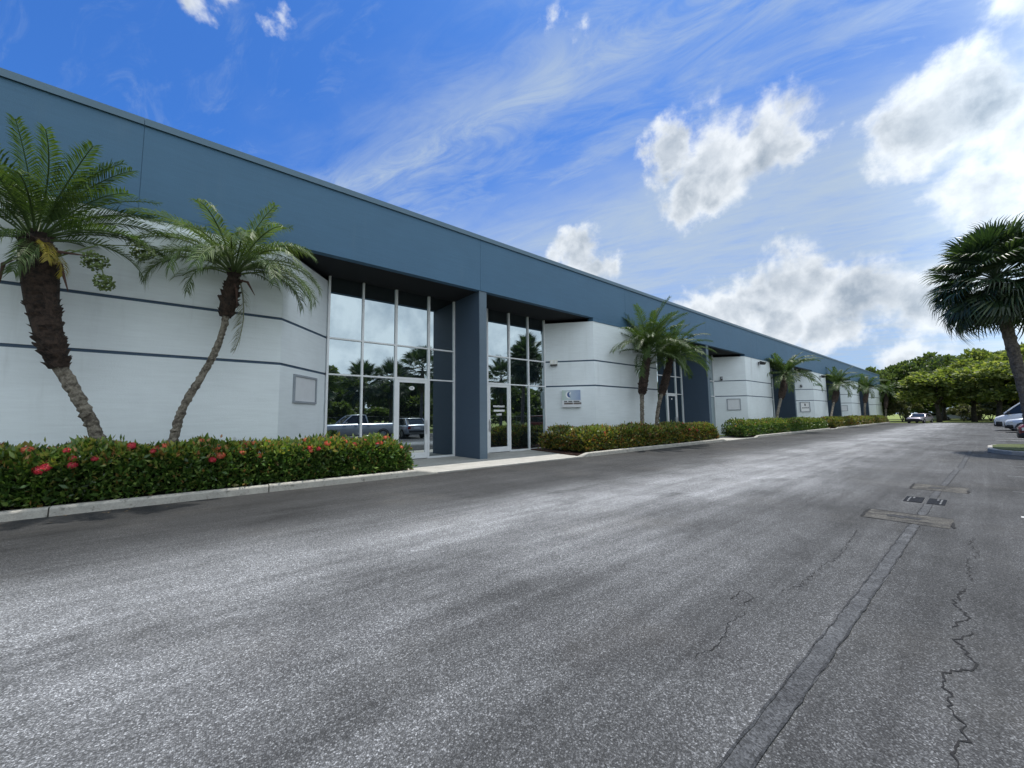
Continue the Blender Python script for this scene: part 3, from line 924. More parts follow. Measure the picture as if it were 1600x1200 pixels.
# ------------------------------------------------------------------ signs and lamps on the piers
def chamfer(i, side):
    """origin at the front corner, unit vector along the chamfer towards the glass, outward normal"""
    b = bay(i)
    if side == 'l':
        o, e = Vector((b['l0'], WALL_Y, 0)), Vector((b['l1'], GLASS_Y + .06, 0))
    else:
        o, e = Vector((b['r0'], WALL_Y, 0)), Vector((b['r1'], GLASS_Y + .06, 0))
    t = (e - o)
    L = t.length
    t.normalize()
    n = Vector((t.y, -t.x, 0))
    if n.y > 0:
        n = -n
    return o, t, n, L
def on_face(mb, o, t, n, s0, s1, z0, z1, d0, d1):
    """box on a wall face: s along the wall, d out from it"""
    mb.obox(o + t * s0 + n * d0 + Vector((0, 0, z0)), t * (s1 - s0), n * (d1 - d0), Vector((0, 0, z1 - z0)))
    return mb
def framed_sign(i, side, s0, s1, z0, z1, label, frame='sign_frame', face='sign_blank', depth=.05):
    o, t, n, L = chamfer(i, side)
    th = thing('wall_sign', label, 'sign', (o + t * (s0 + s1) / 2)[:])
    th.location.z = 0
    base = Vector(th.location)
    o = o - base
    w = .055
    mb = MB()
    on_face(mb, o, t, n, s0, s1, z0, z0 + w, .002, depth)
    on_face(mb, o, t, n, s0, s1, z1 - w, z1, .002, depth)
    on_face(mb, o, t, n, s0, s0 + w, z0 + w, z1 - w, .002, depth)
    on_face(mb, o, t, n, s1 - w, s1, z0 + w, z1 - w, .002, depth)
    mb.obj('frame', frame, th)
    on_face(MB(), o, t, n, s0 + w, s1 - w, z0 + w, z1 - w, .003, depth * .4).obj('panel', face, th)
    return th, o, t, n
framed_sign(1, 'l', .60, 1.80, 2.0, 2.80, 'blank grey framed sign panel on the near white wall corner')
framed_sign(2, 'r', .50, 1.48, 1.90, 2.80, 'blank framed sign panel on the wall past the second blue dividing wall')
framed_sign(4, 'r', .55, 1.45, 1.90, 2.70, 'small blank framed sign panel on the farthest white wall')
# sign box with a coloured face, crescent emblem and two dark lines of lettering
def emblem_mat():
    m, N, bs, out = mat_new('emblem_face')
    p = N.sep(N.new('ShaderNodeTexCoord').outputs['Generated'])
    n = N.noise(N.new('ShaderNodeTexCoord').outputs['Object'], 2.5, 4.0, 0.6)
    f = N.math('ADD', N.math('MULTIPLY', N.math('SUBTRACT', 1.0, p[0]), 0.9), N.math('MULTIPLY', N.math('SUBTRACT', n, 0.5), 0.5))
    c = N.ramp(f, [(0.05, (.26, .34, .52)), (0.45, (.40, .49, .60)), (0.65, (.48, .57, .60)), (0.95, (.42, .54, .46))])
    N.l.new(c, bs.inputs['Base Color'])
    setin(bs, 'Roughness', .4)
emblem_mat()
def emblem_sign():
    o, t, n, L = chamfer(1, 'r')
    s0, s1, z0, z1 = .68, 1.56, 1.98, 2.80
    th = thing('company_sign', 'blue and green sign box with white crescent emblem and dark lettering', 'sign', (o + t * 1.1)[:])
    base = Vector(th.location)
    base.z = 0
    th.location = base
    o = o - base
    on_face(MB(), o, t, n, s0, s1, z0, z1, .002, .14).obj('box', 'sign_blank', th)
    on_face(MB(), o, t, n, s0 + .01, s1 - .01, z0 + .33, z1 - .01, .14, .144).obj('face', 'emblem_face', th)
    on_face(MB(), o, t, n, s0 + .01, s1 - .01, z0 + .02, z0 + .33, .14, .143).obj('text_field', 'sign_blank', th)
    # crescent: two arcs; s runs from the front corner to the glass, seen from outside it runs right to left
    cs, cz = (s0 + s1) / 2 + .06, z0 + .60
    def arc(r, w0, a0, a1, dx, dz, mat, name):
        mb = MB()
        nseg = 16
        pts = []
        for q in range(nseg + 1):
            a = a0 + (a1 - a0) * q / nseg
            w = w0 * math.sin(PI * (q + .35) / (nseg + .7))
            pts.append((a, r - w / 2, r + w / 2))
        for (a, ri, ro), (b, rj, rp) in zip(pts[:-1], pts[1:]):
            P = []
            for ang, rr in ((a, ri), (b, rj), (b, rp), (a, ro)):
                P.append(o + t * (cs + dx - rr * math.cos(ang)) + n * .149 + Vector((0, 0, cz + dz + rr * math.sin(ang))))
            mb.add(P, [(0, 1, 2, 3)])
        mb.obj(name, mat, th)
    arc(.17, .08, .62 * PI, 1.55 * PI, .0, .0, 'sign_white', 'crescent')
    arc(.125, .10, .62 * PI, 1.5 * PI, -.04, .0, 'ink_blue', 'crescent')
    arc(.07, .05, .55 * PI, 1.2 * PI, -.07, .03, 'sign_white', 'crescent')
    for row, (zz, hh, words) in enumerate(((z0 + .245, .055, (.16, .20, .26)), (z0 + .135, .085, (.40, .36)))):
        mb = MB()
        s = s1 - .10
        for w in words:
            e = s - w
            while s > e + .02:
                lw = random.uniform(.03, .048)
                on_face(mb, o, t, n, s - lw, s, zz, zz + hh, .143, .148)
                s -= lw + .007
            s = e - .04
        mb.obj('lettering', 'ink_brown' if row else 'ink_dark', th)
emblem_sign()
def far_sign():
    th, o, t, n = framed_sign(3, 'r', .45, 1.40, 1.78, 2.86, 'white sign with small emblem and dark lettering on the third wall', 'sign_frame', 'sign_white', .09)
    mb = MB()
    on_face(mb, o, t, n, .84, 1.00, 2.42, 2.46, .037, .043)
    on_face(mb, o, t, n, .86, .98, 2.48, 2.66, .037, .043)
    mb.obj('emblem', 'ink_dark', th)
    mb = MB()
    for k in range(8):
        on_face(mb, o, t, n, .58 + k * .085, .64 + k * .085, 2.16, 2.26, .037, .043)
    mb.obj('lettering', 'ink_dark', th)
    # painted lettering band higher on the front of the same wall
    b = bay(3)
    mb = MB()
    x = b['r0'] + .35
    mb.tube([(x + .25 * math.cos(a), WALL_Y - .02, 4.72 + .16 * math.sin(a)) for a in np.linspace(.4, 5.4, 14)], [.035] * 14, 5)
    x += .55
    for k in range(9):
        mb.box(x, x + .24, WALL_Y - .03, WALL_Y - .003, 4.66, 4.66 + (.26 if k % 3 == 0 else .19))
        x += .31
    tag(mb.obj('wall_lettering', 'ink_green'), 'grey-green lettering fixed high on the third white wall', 'sign')
far_sign()
def emergency_light(i, s, z, label, dark=False):
    o, t, n, L = chamfer(i, 'r')
    th = thing('wall_lamp', label, 'lamp', (o + t * s)[:])
    th.location.z = z
    o = Vector((0, 0, 0))
    w = .18 if not dark else .07
    on_face(MB(), o, t, n, -w, w, -.10, .12, .002, .13).obj('housing', 'lamp_white' if not dark else 'lamp_black', th)
    on_face(MB(), o, t, n, -w + .02, w - .02, -.17, -.10, .02, .16).obj('lens_tray', 'lamp_black', th)
    mb = MB()
    for k in (-.5, .5):
        on_face(mb, o, t, n, k * w - .03, k * w + .03, -.07, .09, .13, .134)
    mb.obj('lens', 'sign_white' if not dark else 'sign_frame', th)
emergency_light(1, 1.92, 4.16, 'white emergency lamp box on the wall above the company sign')
emergency_light(2, 1.78, 4.42, 'small dark wall lamp above the blank sign panel of the second wall', True)
emergency_light(3, 1.15, 4.60, 'small dark wall lamp above the white emblem sign', True)
def floodlight(x, z, label):
    th = thing('floodlight', label, 'lamp', (x, WALL_Y, z))
    MB().box(-.09, .09, -.04, -.002, -.10, .10).obj('back_plate', 'lamp_black', th)
    MB().tube([(0, -.03, .02), (0, -.16, .06), (0, -.22, .05)], [.03, .03, .03], 8).obj('arm', 'lamp_black', th)
    mb = MB()
    mb.add([(-.26, -.18, .16), (.26, -.18, .16), (.26, -.52, .02), (-.26, -.52, .02), (-.2, -.16, -.14), (.2, -.16, -.14), (.2, -.40, -.16), (-.2, -.40, -.16)],
           [(0, 1, 2, 3), (7, 6, 5, 4), (0, 4, 5, 1), (1, 5, 6, 2), (2, 6, 7, 3), (3, 7, 4, 0)])
    mb.obj('hood', 'lamp_black', th)
floodlight(35.9, 5.78, 'black floodlight under the fascia of the second white wall')
floodlight(54.6, 5.75, 'black floodlight under the fascia of the third white wall')

# ------------------------------------------------------------------ hedges
def leaf_cloud(P, Nrm, L, W, mat, name, fold=.25):
    """one folded leaf (two quads) per point; Nrm points along the leaf's outward direction"""
    n = len(P)
    ax = Nrm / np.linalg.norm(Nrm, axis=1, keepdims=True)
    r = rng.normal(size=(n, 3))
    side = np.cross(ax, r)
    side /= np.linalg.norm(side, axis=1, keepdims=True)
    nn = np.cross(side, ax)
    L = L[:, None]
    W = W[:, None]
    b = P
    m = P + ax * L * .45 + nn * L * .05
    tip = P + ax * L - nn * L * .10
    l = m + side * W - nn * W * fold
    q = m - side * W - nn * W * fold
    v = np.stack([b, l, m, q, tip], 1).reshape(-1, 3)
    i = np.arange(n)[:, None] * 5
    f = np.concatenate([i + np.array([[0, 2, 1]]), i + np.array([[0, 3, 2]]), i + np.array([[1, 2, 4]]), i + np.array([[2, 3, 4]])], 1).reshape(-1, 3)
    return np_mesh(name, v, f, mat)

def lump(u, v, seed):
    r = np.random.default_rng(seed)
    s = np.zeros_like(u)
    for k in range(7):
        a, b = r.normal(size=2) * (1.2 + k * .9)
        s += np.sin(u * a + v * b + r.uniform(0, 6.28)) / (1.5 + k * .6)
    return s

def hedge(x0, x1, y0, y1, h, n, mats, label, seed, size=.085, flowers=(), taper=True):
    th = thing('flowering_hedge', label, 'hedge', ((x0 + x1) / 2, (y0 + y1) / 2, 0))
    r = np.random.default_rng(seed)
    cx, cy = (x0 + x1) / 2, (y0 + y1) / 2
    lx = x1 - x0
    def surf(u, w):
        """u along (m), w 0..1 from the foot of the front over the top to the back; returns point and normal"""
        hh = h * (1 + .085 * lump(u * 1.3, w * 2, seed)) * np.minimum(1, .55 + np.minimum(u, lx - u) * 1.1)
        d = (y1 - y0) / 2
        ang = (w * 1.0) * PI
        ex = .42
        cs, sn = -np.cos(ang), np.sin(ang)
        yy = np.sign(cs) * np.abs(cs) ** ex * d * (1 + .06 * lump(u * 1.7, w * 3 + 4, seed + 1))
        zz = .16 + np.abs(sn) ** ex * (hh - .16)
        nx = np.where(u < .5, -1.0 + u * 2, np.where(u > lx - .5, 1 - (lx - u) * 2, 0))
        nrm = np.stack([nx * .8, cs * .9, .25 + sn * .8], 1)
        return np.stack([x0 + u, cy + yy, zz], 1), nrm
    u = r.uniform(0, lx, n)
    frac = r.random(n)
    q_ = r.random(n)
    wf = np.arcsin(np.clip(q_ * 1.0, 0.02, .999) ** (1 / .42)) / PI            # front face, even in height
    yf = -1 + 1.85 * q_                                                       # top face, even in depth
    wt = np.arccos(np.clip(-np.sign(yf) * np.abs(yf) ** (1 / .42), -1, 1))
    wt = 1 - wt / PI
    w = np.where(frac < .56, wf, np.where(yf < 0, np.minimum(wt, 1 - wt), np.maximum(wt, 1 - wt)))
    P, Nm = surf(u, w)
    # end caps
    m = int(n * .5 * (y1 - y0) / lx)
    ue = np.where(r.random(m) < .5, 0.0, lx)
    ye = r.uniform(-1, 1, m) * (y1 - y0) / 2 * .95
    ze = .16 + r.random(m) * (h * .62)
    Pe = np.stack([x0 + ue, cy + ye, ze], 1)
    Ne = np.stack([np.where(ue > 0, 1.0, -1.0), ye * .3, np.full(m, .4)], 1)
    P = np.concatenate([P, Pe])
    Nm = np.concatenate([Nm, Ne])
    N0 = len(P)
    depth = r.exponential(.055, N0) - .05
    Nu = Nm / np.linalg.norm(Nm, axis=1, keepdims=True)
    depth = np.where(r.random(N0) < .035, -r.uniform(.04, .17, N0), depth)
    P = P - Nu * depth[:, None] + r.normal(scale=.02, size=(N0, 3))
    P[:, 2] = np.maximum(P[:, 2], .12 + .1 * r.random(N0))
    D = Nu + r.normal(scale=.62, size=(N0, 3)) + np.array([0, 0, .25])
    L = size * r.uniform(.65, 1.35, N0)
    off = np.array([cx, cy, 0])
    top = P[:, 2] > h * .80
    tipm = (r.random(N0) < .55) & top & (depth < .02)
    for sel, mt, nm in ((~tipm, mats[0], 'leaves'), (tipm, mats[1], 'leaf_tips')):
        me = leaf_cloud((P - off)[sel], D[sel], L[sel], L[sel] * .22, mt, nm)
        tag(link(nm, me, th), kind='stuff')
    # dark closed shell added inside to stop see-through gaps between leaves
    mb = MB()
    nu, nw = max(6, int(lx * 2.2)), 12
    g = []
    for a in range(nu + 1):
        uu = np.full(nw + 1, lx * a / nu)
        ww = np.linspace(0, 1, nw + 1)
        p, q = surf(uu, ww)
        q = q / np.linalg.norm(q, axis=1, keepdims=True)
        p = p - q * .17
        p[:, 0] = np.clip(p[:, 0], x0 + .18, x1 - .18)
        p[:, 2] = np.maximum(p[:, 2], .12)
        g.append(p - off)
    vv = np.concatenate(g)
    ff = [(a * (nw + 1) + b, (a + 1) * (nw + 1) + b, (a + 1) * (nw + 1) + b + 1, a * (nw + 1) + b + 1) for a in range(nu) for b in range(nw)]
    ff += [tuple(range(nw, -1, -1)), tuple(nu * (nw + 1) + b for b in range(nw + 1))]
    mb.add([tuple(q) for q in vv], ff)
    mb.obj('dark_core', 'hedge_core', th, True)
    for fu, fw, mt in flowers:
        p, q = surf(np.array([fu]), np.array([fw]))
        q = q[0] / np.linalg.norm(q[0])
        fo = link('flower_cluster', FLOWERS[mt][r.integers(0, 3)], th, tuple(p[0] + q * .10 - off), Vector(q + np.array([0, -.3, .3])).to_track_quat('Z', 'Y').to_euler())
        fs = r.uniform(.85, 1.4)
        fo.scale = (fs, fs, fs)
    return th

def flower_mesh(mat, seed):
    r = np.random.default_rng(seed)
    n = 46
    d = r.normal(size=(n, 3))
    d[:, 2] = np.abs(d[:, 2]) + .15
    d /= np.linalg.norm(d, axis=1, keepdims=True)
    P = d * np.array([.055, .055, .035]) * r.uniform(.75, 1.1, (n, 1))
    V = []
    F = []
    for i in range(n):
        nn = Vector(d[i])
        a = nn.orthogonal().normalized()
        b = nn.cross(a)
        ph = r.uniform(0, PI)
        o = Vector(P[i])
        for k in range(4):
            an = ph + k * PI / 2
            e = a * math.cos(an) + b * math.sin(an)
            s = a * -math.sin(an) + b * math.cos(an)
            k0 = len(V)
            V += [o, o + e * .014 + s * .007 + nn * .003, o + e * .024 + nn * .001, o + e * .014 - s * .007 + nn * .003]
            F.append((k0, k0 + 1, k0 + 2, k0 + 3))
    return np_mesh('flower_cluster', np.array([tuple(q) for q in V]), np.array(F), mat)
FLOWERS = {m: [flower_mesh(m, 11 + i) for i in range(3)] for m in ('petal_red', 'petal_coral')}

def rand_flowers(lx, n, seed, lo=0.0):
    r = np.random.default_rng(seed)
    return [(r.uniform(lo, lx - .2), r.uniform(.12, .55), 'petal_red' if r.random() < .45 else 'petal_coral') for _ in range(n)]
X0 = -6.0
def fl(px, w, c='petal_red'):
    return (px - X0, w, c)
near = [fl(-1.62, .14), fl(-1.36, .17), fl(-.62, .22), fl(.28, .13), fl(-1.72, .30), fl(-.88, .38), fl(-.55, .42), fl(-.95, .44, 'petal_coral'), fl(-.48, .45, 'petal_coral'),
        fl(-.15, .5, 'petal_red'), fl(.1, .47, 'petal_coral'), fl(.9, .44, 'petal_coral'), fl(1.1, .47, 'petal_coral'), fl(1.25, .43, 'petal_coral'), fl(1.9, .37, 'petal_coral'),
        fl(2.9, .36, 'petal_coral'), fl(3.1, .30), fl(3.4, .42, 'petal_coral'), fl(3.65, .22), fl(3.75, .25), fl(3.95, .40, 'petal_coral'), fl(4.2, .48, 'petal_coral'),
        fl(4.3, .35, 'petal_coral'), fl(2.3, .46, 'petal_coral'), fl(2.65, .47, 'petal_coral')] + [(q[0], q[1], q[2]) for q in rand_flowers(10.2, 34, 5)]
hedge(X0, 4.50, 10.0, 11.30, .95, 34000, ('hedge_leaf_green', 'hedge_leaf_tips'), 'green hedge with pink and coral flower clusters beside the nearest kerb', 21, .115, near)
hedge(11.75, 23.6, 10.05, 11.25, .94, 26000, ('hedge_leaf_gold', 'hedge_leaf_tips'), 'green and gold hedge beside the company sign wall', 22, .12, rand_flowers(11, 10, 6))
hedge(11.98, 13.0, 11.0, 12.75, .98, 4200, ('hedge_leaf_gold', 'hedge_leaf_tips'), 'short end of golden hedge tucked against the second entrance glass', 25, .11, ())
hedge(27.4, 48.0, 10.05, 11.35, 1.0, 26000, ('hedge_leaf_green', 'hedge_leaf_tips'), 'long dark green hedge in front of the second white wall', 23, .14, rand_flowers(20, 6, 7))
hedge(50.7, 85.0, 10.05, 11.35, .98, 26000, ('hedge_leaf_gold', 'hedge_leaf_tips'), 'golden green hedge along the far end of the building', 24, .17, rand_flowers(34, 6, 8))

# ------------------------------------------------------------------ feather palms
def frond_mesh(name, mat, L, e0, bend, nl=52, ll=.46, seed=0, wid=.016, droop=.35, yaw=.0):
    """pinnate leaf: rachis in the x-z plane, leaflets both sides"""
    r = np.random.default_rng(seed)
    mb = MB()
    ns = 16
    pts = []
    p = Vector((0, 0, 0))
    y = 0.0
    for i in range(ns + 1):
        s = i / ns
        a = e0 - bend * s ** 1.25
        pts.append(p.copy())
        p = p + Vector((math.cos(a), yaw * s, math.sin(a))) * (L / ns)
    mb.tube(pts, [.020 * (1 - .8 * i / ns) + .003 for i in range(ns + 1)], 5)
    for i in range(nl):
        s = .16 + .84 * (i + r.uniform(0, .5)) / nl
        k = min(s * ns, ns - .001)
        j = int(k)
        q = pts[j].lerp(pts[j + 1], k - j)
        t = (pts[j + 1] - pts[j]).normalized()
        sd = Vector((0, 1, 0))
        up = t.cross(sd) * -1
        if up.z < 0 and abs(t.z) < .9:
            up = -up
        lw = ll * (math.sin(PI * min(1, .12 + s * .80)) ** .6) * r.uniform(.85, 1.12)
        for sg in (-1, 1):
            fwd = .75 + .55 * s + r.normal() * .10
            lift = .32 + r.normal() * .13
            d = (sd * sg * 1.0 + t * fwd + up * lift).normalized()
            mid = q + d * lw * .5
            dr = droop * (1 + r.normal() * .35)
            tip = q + d * lw * .95 + Vector((0, 0, -lw * dr))
            wv = (d.cross(up)).normalized() * wid
            w2 = wv * .75 + up * 0
            k0 = len(mb.v)
            mb.v += [tuple(q - wv * .35), tuple(q + wv * .35), tuple(mid + w2), tuple(mid - w2), tuple(tip)]
            mb.f += [(k0, k0 + 1, k0 + 2, k0 + 3), (k0 + 3, k0 + 2, k0 + 4)]
    return mb.mesh(name, mat)
FR = {}
for i, (L, e0, bd) in enumerate(((2.75, 1.35, .75), (2.75, 1.15, .95), (2.65, .95, 1.1), (2.55, .75, 1.25), (2.4, .50, 1.45), (2.3, .2, 1.6))):
    FR['up%d' % i] = frond_mesh('frond', 'frond_green', L, e0, bd, 60, .50, 100 + i, .017, .22)
for i, (L, e0, bd) in enumerate(((2.2, 1.35, 1.1), (2.3, 1.05, 1.55), (2.35, .8, 1.8), (2.35, .55, 1.9), (2.2, .35, 1.9), (2.1, .05, 1.75))):
    FR['arch%d' % i] = frond_mesh('frond', 'frond_light', L, e0, bd, 56, .44, 120 + i, .0145, .42)
for i, (L, e0, bd) in enumerate(((2.5, 1.3, 1.0), (2.6, 1.0, 1.4), (2.6, .7, 1.55), (2.5, .4, 1.55), (2.3, .1, 1.5))):
    FR['g%d' % i] = frond_mesh('frond', 'frond_green', L, e0, bd, 50, .46, 160 + i, .020, .3)
FR['yellow'] = frond_mesh('frond', 'frond_yellow', 1.7, -.15, 1.3, 50, .42, 140, .018, .4)
FR['olive'] = frond_mesh('frond', 'frond_green', 2.1, -.1, 1.45, 50, .46, 141, .018, .5)
FR['hang'] = frond_mesh('frond', 'frond_dry', 2.3, -.95, .62, 48, .46, 142, .015, .35)
FR['young'] = frond_mesh('frond', 'frond_green', 1.9, 1.5, .12, 40, .22, 143, .012, -.05)
FR['farA'] = frond_mesh('frond', 'frond_green', 2.5, .95, 1.35, 26, .50, 150, .034, .3)
FR['farB'] = frond_mesh('frond', 'frond_green', 2.5, .45, 1.55, 26, .50, 151, .034, .35)
FR['farC'] = frond_mesh('frond', 'frond_green', 2.1, 1.3, .9, 24, .46, 152, .034, .3)
FR['farD'] = frond_mesh('frond', 'frond_light', 2.4, .1, 1.5, 26, .48, 153, .034, .4)

def bunch_mesh(seed, R, mat='fruit_green'):
    r = np.random.default_rng(seed)
    mb = MB()
    for k in range(150):
        d = Vector(r.normal(size=3)).normalized()
        q = d * R * r.uniform(.55, 1.0)
        s = r.uniform(.014, .024)
        a = d.orthogonal().normalized() * s
        b = d.cross(a)
        t = q + d * s * 1.6
        mb.add([q - a - b, q + a - b, q + a + b, q - a + b, t], [(0, 1, 4), (1, 2, 4), (2, 3, 4), (3, 0, 4)])
    return mb.mesh('fruit_bunch', mat)
BUNCH = [bunch_mesh(3, .21), bunch_mesh(4, .16)]

def boots_mesh(pts, radii, seed, n=90, ln=.085):
    """stubs of old leaf bases round the head of the trunk"""
    r = np.random.default_rng(seed)
    mb = MB()
    mb.tube(pts, radii, 12)
    P = [Vector(q) for q in pts]
    for k in range(n):
        s = r.uniform(.0, .999) * (len(P) - 1)
        j = int(s)
        q = P[j].lerp(P[j + 1], s - j)
        R = radii[j] + (radii[j + 1] - radii[j]) * (s - j)
        t = (P[j + 1] - P[j]).normalized()
        a = r.uniform(0, 2 * PI)
        e1 = t.orthogonal().normalized()
        e2 = t.cross(e1)
        d = e1 * math.cos(a) + e2 * math.sin(a)
        sd = d.cross(t)
        o = q + d * R * .86
        w, hgt, l = r.uniform(.045, .085), r.uniform(.025, .045), ln * r.uniform(.6, 1.4)
        up = (t * .75 + d * .8).normalized()
        e = o + up * l
        mb.add([o - sd * w - t * hgt, o + sd * w - t * hgt, o + sd * w + t * hgt, o - sd * w + t * hgt,
                e - sd * w * .8, e + sd * w * .8], [(0, 1, 5, 4), (1, 2, 5), (2, 3, 4, 5), (3, 0, 4)])
    return mb.mesh('old_leaf_bases', 'palm_boots')

def ring_trunk(pts, radii, mat, seed, step=.05, amp=.05):
    """trunk with close leaf-scar rings"""
    r = np.random.default_rng(seed)
    P = [Vector(q) for q in pts]
    cum = [0.0]
    for a, b in zip(P[:-1], P[1:]):
        cum.append(cum[-1] + (b - a).length)
    n = max(8, int(cum[-1] / step))
    def cr(s):
        j = 0
        while j < len(P) - 2 and cum[j + 1] < s:
            j += 1
        u = (s - cum[j]) / max(1e-6, cum[j + 1] - cum[j])
        p0, p1, p2, p3 = P[max(j - 1, 0)], P[j], P[j + 1], P[min(j + 2, len(P) - 1)]
        q = .5 * ((2 * p1) + (p2 - p0) * u + (2 * p0 - 5 * p1 + 4 * p2 - p3) * u * u + (3 * p1 - 3 * p2 + p3 - p0) * u ** 3)
        return q, radii[j] + (radii[j + 1] - radii[j]) * u
    pp, rr = [], []
    for i in range(n + 1):
        q, R = cr(cum[-1] * i / n)
        pp.append(q)
        rr.append(R * (1 + (amp if i % 2 else -amp) + r.normal() * amp * .7))
    mb = MB()
    mb.tube(pp, rr, 11)
    v = np.array(mb.v)
    v += np.random.default_rng(seed + 1).normal(scale=.008, size=v.shape)
    mb.v = [tuple(q) for q in v]
    return mb.mesh('trunk', mat)

def feather_palm(base, trunk, head, label, group, fronds, seed, extras=(), hn=90):
    """base: ground point; trunk: list of (dx,dy,z,r); head: list of (dx,dy,z,r); fronds: (mesh key, azimuth deg, tilt, scale, dz)"""
    th = thing('feather_palm', label, 'palm tree', base, 0, group)
    link('trunk', ring_trunk([q[:3] for q in trunk], [q[3] for q in trunk], 'palm_trunk', seed), th)
    link('old_leaf_bases', boots_mesh([q[:3] for q in head], [q[3] for q in head], seed + 5, hn), th)
    top = Vector(head[-1][:3])
    for key, az, tilt, sc, dz in fronds:
        o = link('frond', FR[key], th)
        a = math.radians(az)
        o.matrix_local = Matrix.Translation(top + Vector((math.cos(a) * .08, math.sin(a) * .08, dz))) @ Matrix.Rotation(a, 4, 'Z') @ Matrix.Rotation(-tilt, 4, 'Y') @ Matrix.Rotation(random.uniform(-.25, .25), 4, 'X') @ Matrix.Scale(sc, 4)
    for nm, me, loc in extras:
        link(nm, me, th, loc)
    return th
PALMS = 'feather palms in the planting beds'
R_ = random.Random(5)
def mixed(keys, n, seed, sc=1.0, tilt=0.0):
    r = random.Random(seed)
    out = []
    for i in range(n):
        k = keys[int(i * len(keys) / n)]
        out.append((k, (i * 137.5 + r.uniform(-14, 14)) % 360, tilt + r.uniform(-.12, .12), sc * r.uniform(.88, 1.1), .04 - .16 * i / n))
    return out
# nearest palm: thick head, upswept crown with yellow lower leaves
def spathe(a, b, c, w):
    mb = MB()
    mb.tube([a, Vector(a).lerp(Vector(b), .5), b, c], [.016, .022, w, .006], 6)
    return mb.mesh('flower_sheath', 'spathe_brown')
def stalk(a, b, c):
    mb = MB()
    mb.tube([a, b, c], [.016, .012, .008], 5)
    return mb.mesh('fruit_stalk', 'fruit_green')
p1 = feather_palm((-1.25, 10.9, 0), [(.02, 0, -.05, 0.112), (-.15, 0, .95, 0.099), (-.38, 0, 1.65, 0.099), (-.64, 0, 2.25, 0.102), (-.82, 0, 2.65, 0.112)],
    [(-.80, 0, 2.55, 0.136), (-.88, 0, 2.85, 0.168), (-.97, 0, 3.2, 0.188), (-1.08, 0, 3.75, 0.216), (-1.14, 0, 4.3, 0.248), (-1.19, 0, 4.72, 0.240), (-1.22, 0, 5.0, 0.160)],
    'thick-headed feather palm with yellow lower leaves, leaning left at the near hedge', PALMS, [(k_, a_, t_, c_ * 0.745, d_) for k_, a_, t_, c_, d_ in 
    mixed(('up0', 'up0', 'up1', 'up1', 'up1', 'up2', 'up2', 'up3', 'up3', 'up4'), 26, 31, 1.0) +
    [('up3', -10, 0, 1.0, 0), ('up2', 15, 0, 1.0, 0), ('up4', -25, 0, 1.1, -.05), ('up4', 5, .15, 1.05, -.05), ('up1', -40, 0, 1.0, 0), ('up2', 200, 0, 1.0, 0), ('up5', -14, .1, 1.05, -.1), ('up1', 95, 0, 1, 0), ('up1', -90, 0, 1, 0),
     ('yellow', -58, 0, .62, -.15), ('yellow', -35, -.25, .6, -.2), ('olive', -80, -.1, .8, -.18), ('olive', -120, 0, .9, -.1), ('olive', -150, 0, .9, -.1), ('olive', 178, .1, .9, -.1), ('olive', -105, .15, .85, -.12)]],
    41, [('fruit_bunch', BUNCH[0], (-.42, -.25, 4.62)), ('fruit_bunch', BUNCH[1], (-.27, -.28, 4.22)), ('fruit_bunch', BUNCH[0], (.22, -.25, 4.98)), 
         ('flower_sheath', spathe((-1.1, -.15, 4.5), (-.85, -.25, 4.45), (-.72, -.28, 3.95), .035), None), ('flower_sheath', spathe((-1.15, -.15, 4.55), (-.9, -.25, 4.68), (-.5, -.25, 4.70), .03), None),
         ('flower_sheath', spathe((-1.35, -.15, 4.5), (-1.5, -.25, 4.3), (-1.52, -.28, 3.85), .03), None),
         ('fruit_stalk', stalk((-1.1, -.15, 4.55), (-.75, -.25, 4.75), (-.42, -.25, 4.75)), None), ('fruit_stalk', stalk((-1.0, -.15, 4.55), (-.4, -.25, 4.95), (.2, -.25, 5.1)), None), ('fruit_stalk', stalk((-.42, -.25, 4.62), (-.32, -.26, 4.5), (-.27, -.28, 4.3)), None)], 150)
p2 = feather_palm((-.38, 10.9, 0), [(-.04, 0, -.05, 0.102), (.0, 0, 1.0, 0.087), (.12, 0, 1.75, 0.075), (.40, 0, 2.47, 0.069), (.60, 0, 3.0, 0.066), (.74, 0, 3.55, 0.063), (.80, 0, 4.0, 0.072)],
    [(.78, 0, 3.92, 0.101), (.80, 0, 4.08, 0.156), (.84, 0, 4.4, 0.160), (.88, 0, 4.75, 0.133), (.90, 0, 5.05, 0.078)],
    'slender feather palm with arching pale fronds, leaning right at the near hedge', PALMS, [(k_, a_, t_, c_ * 0.840, d_) for k_, a_, t_, c_, d_ in 
    mixed(('arch0', 'arch1', 'arch1', 'arch1', 'arch2', 'arch2', 'arch2', 'arch3', 'arch3', 'arch4'), 36, 33, .98) +
    [('arch4', 182, 0, 1.0, 0), ('arch2', 175, .1, 1.0, 0), ('arch3', -5, .1, 1.05, 0), ('arch3', 8, .0, 1.08, 0), ('arch4', -18, 0, 1.1, 0), ('arch4', 20, .1, 1.05, 0), ('arch2', -30, .15, 1, 0), ('hang', -20, -.35, .95, -.1), ('arch5', -140, 0, .8, -.1)]],
    42, [('flower_sheath', spathe((.95, -.1, 4.8), (1.15, -.2, 4.75), (1.3, -.25, 4.45), .03), None), ('flower_sheath', spathe((.9, -.12, 4.7), (.95, -.2, 4.5), (.98, -.2, 4.1), .03), None)], 60)
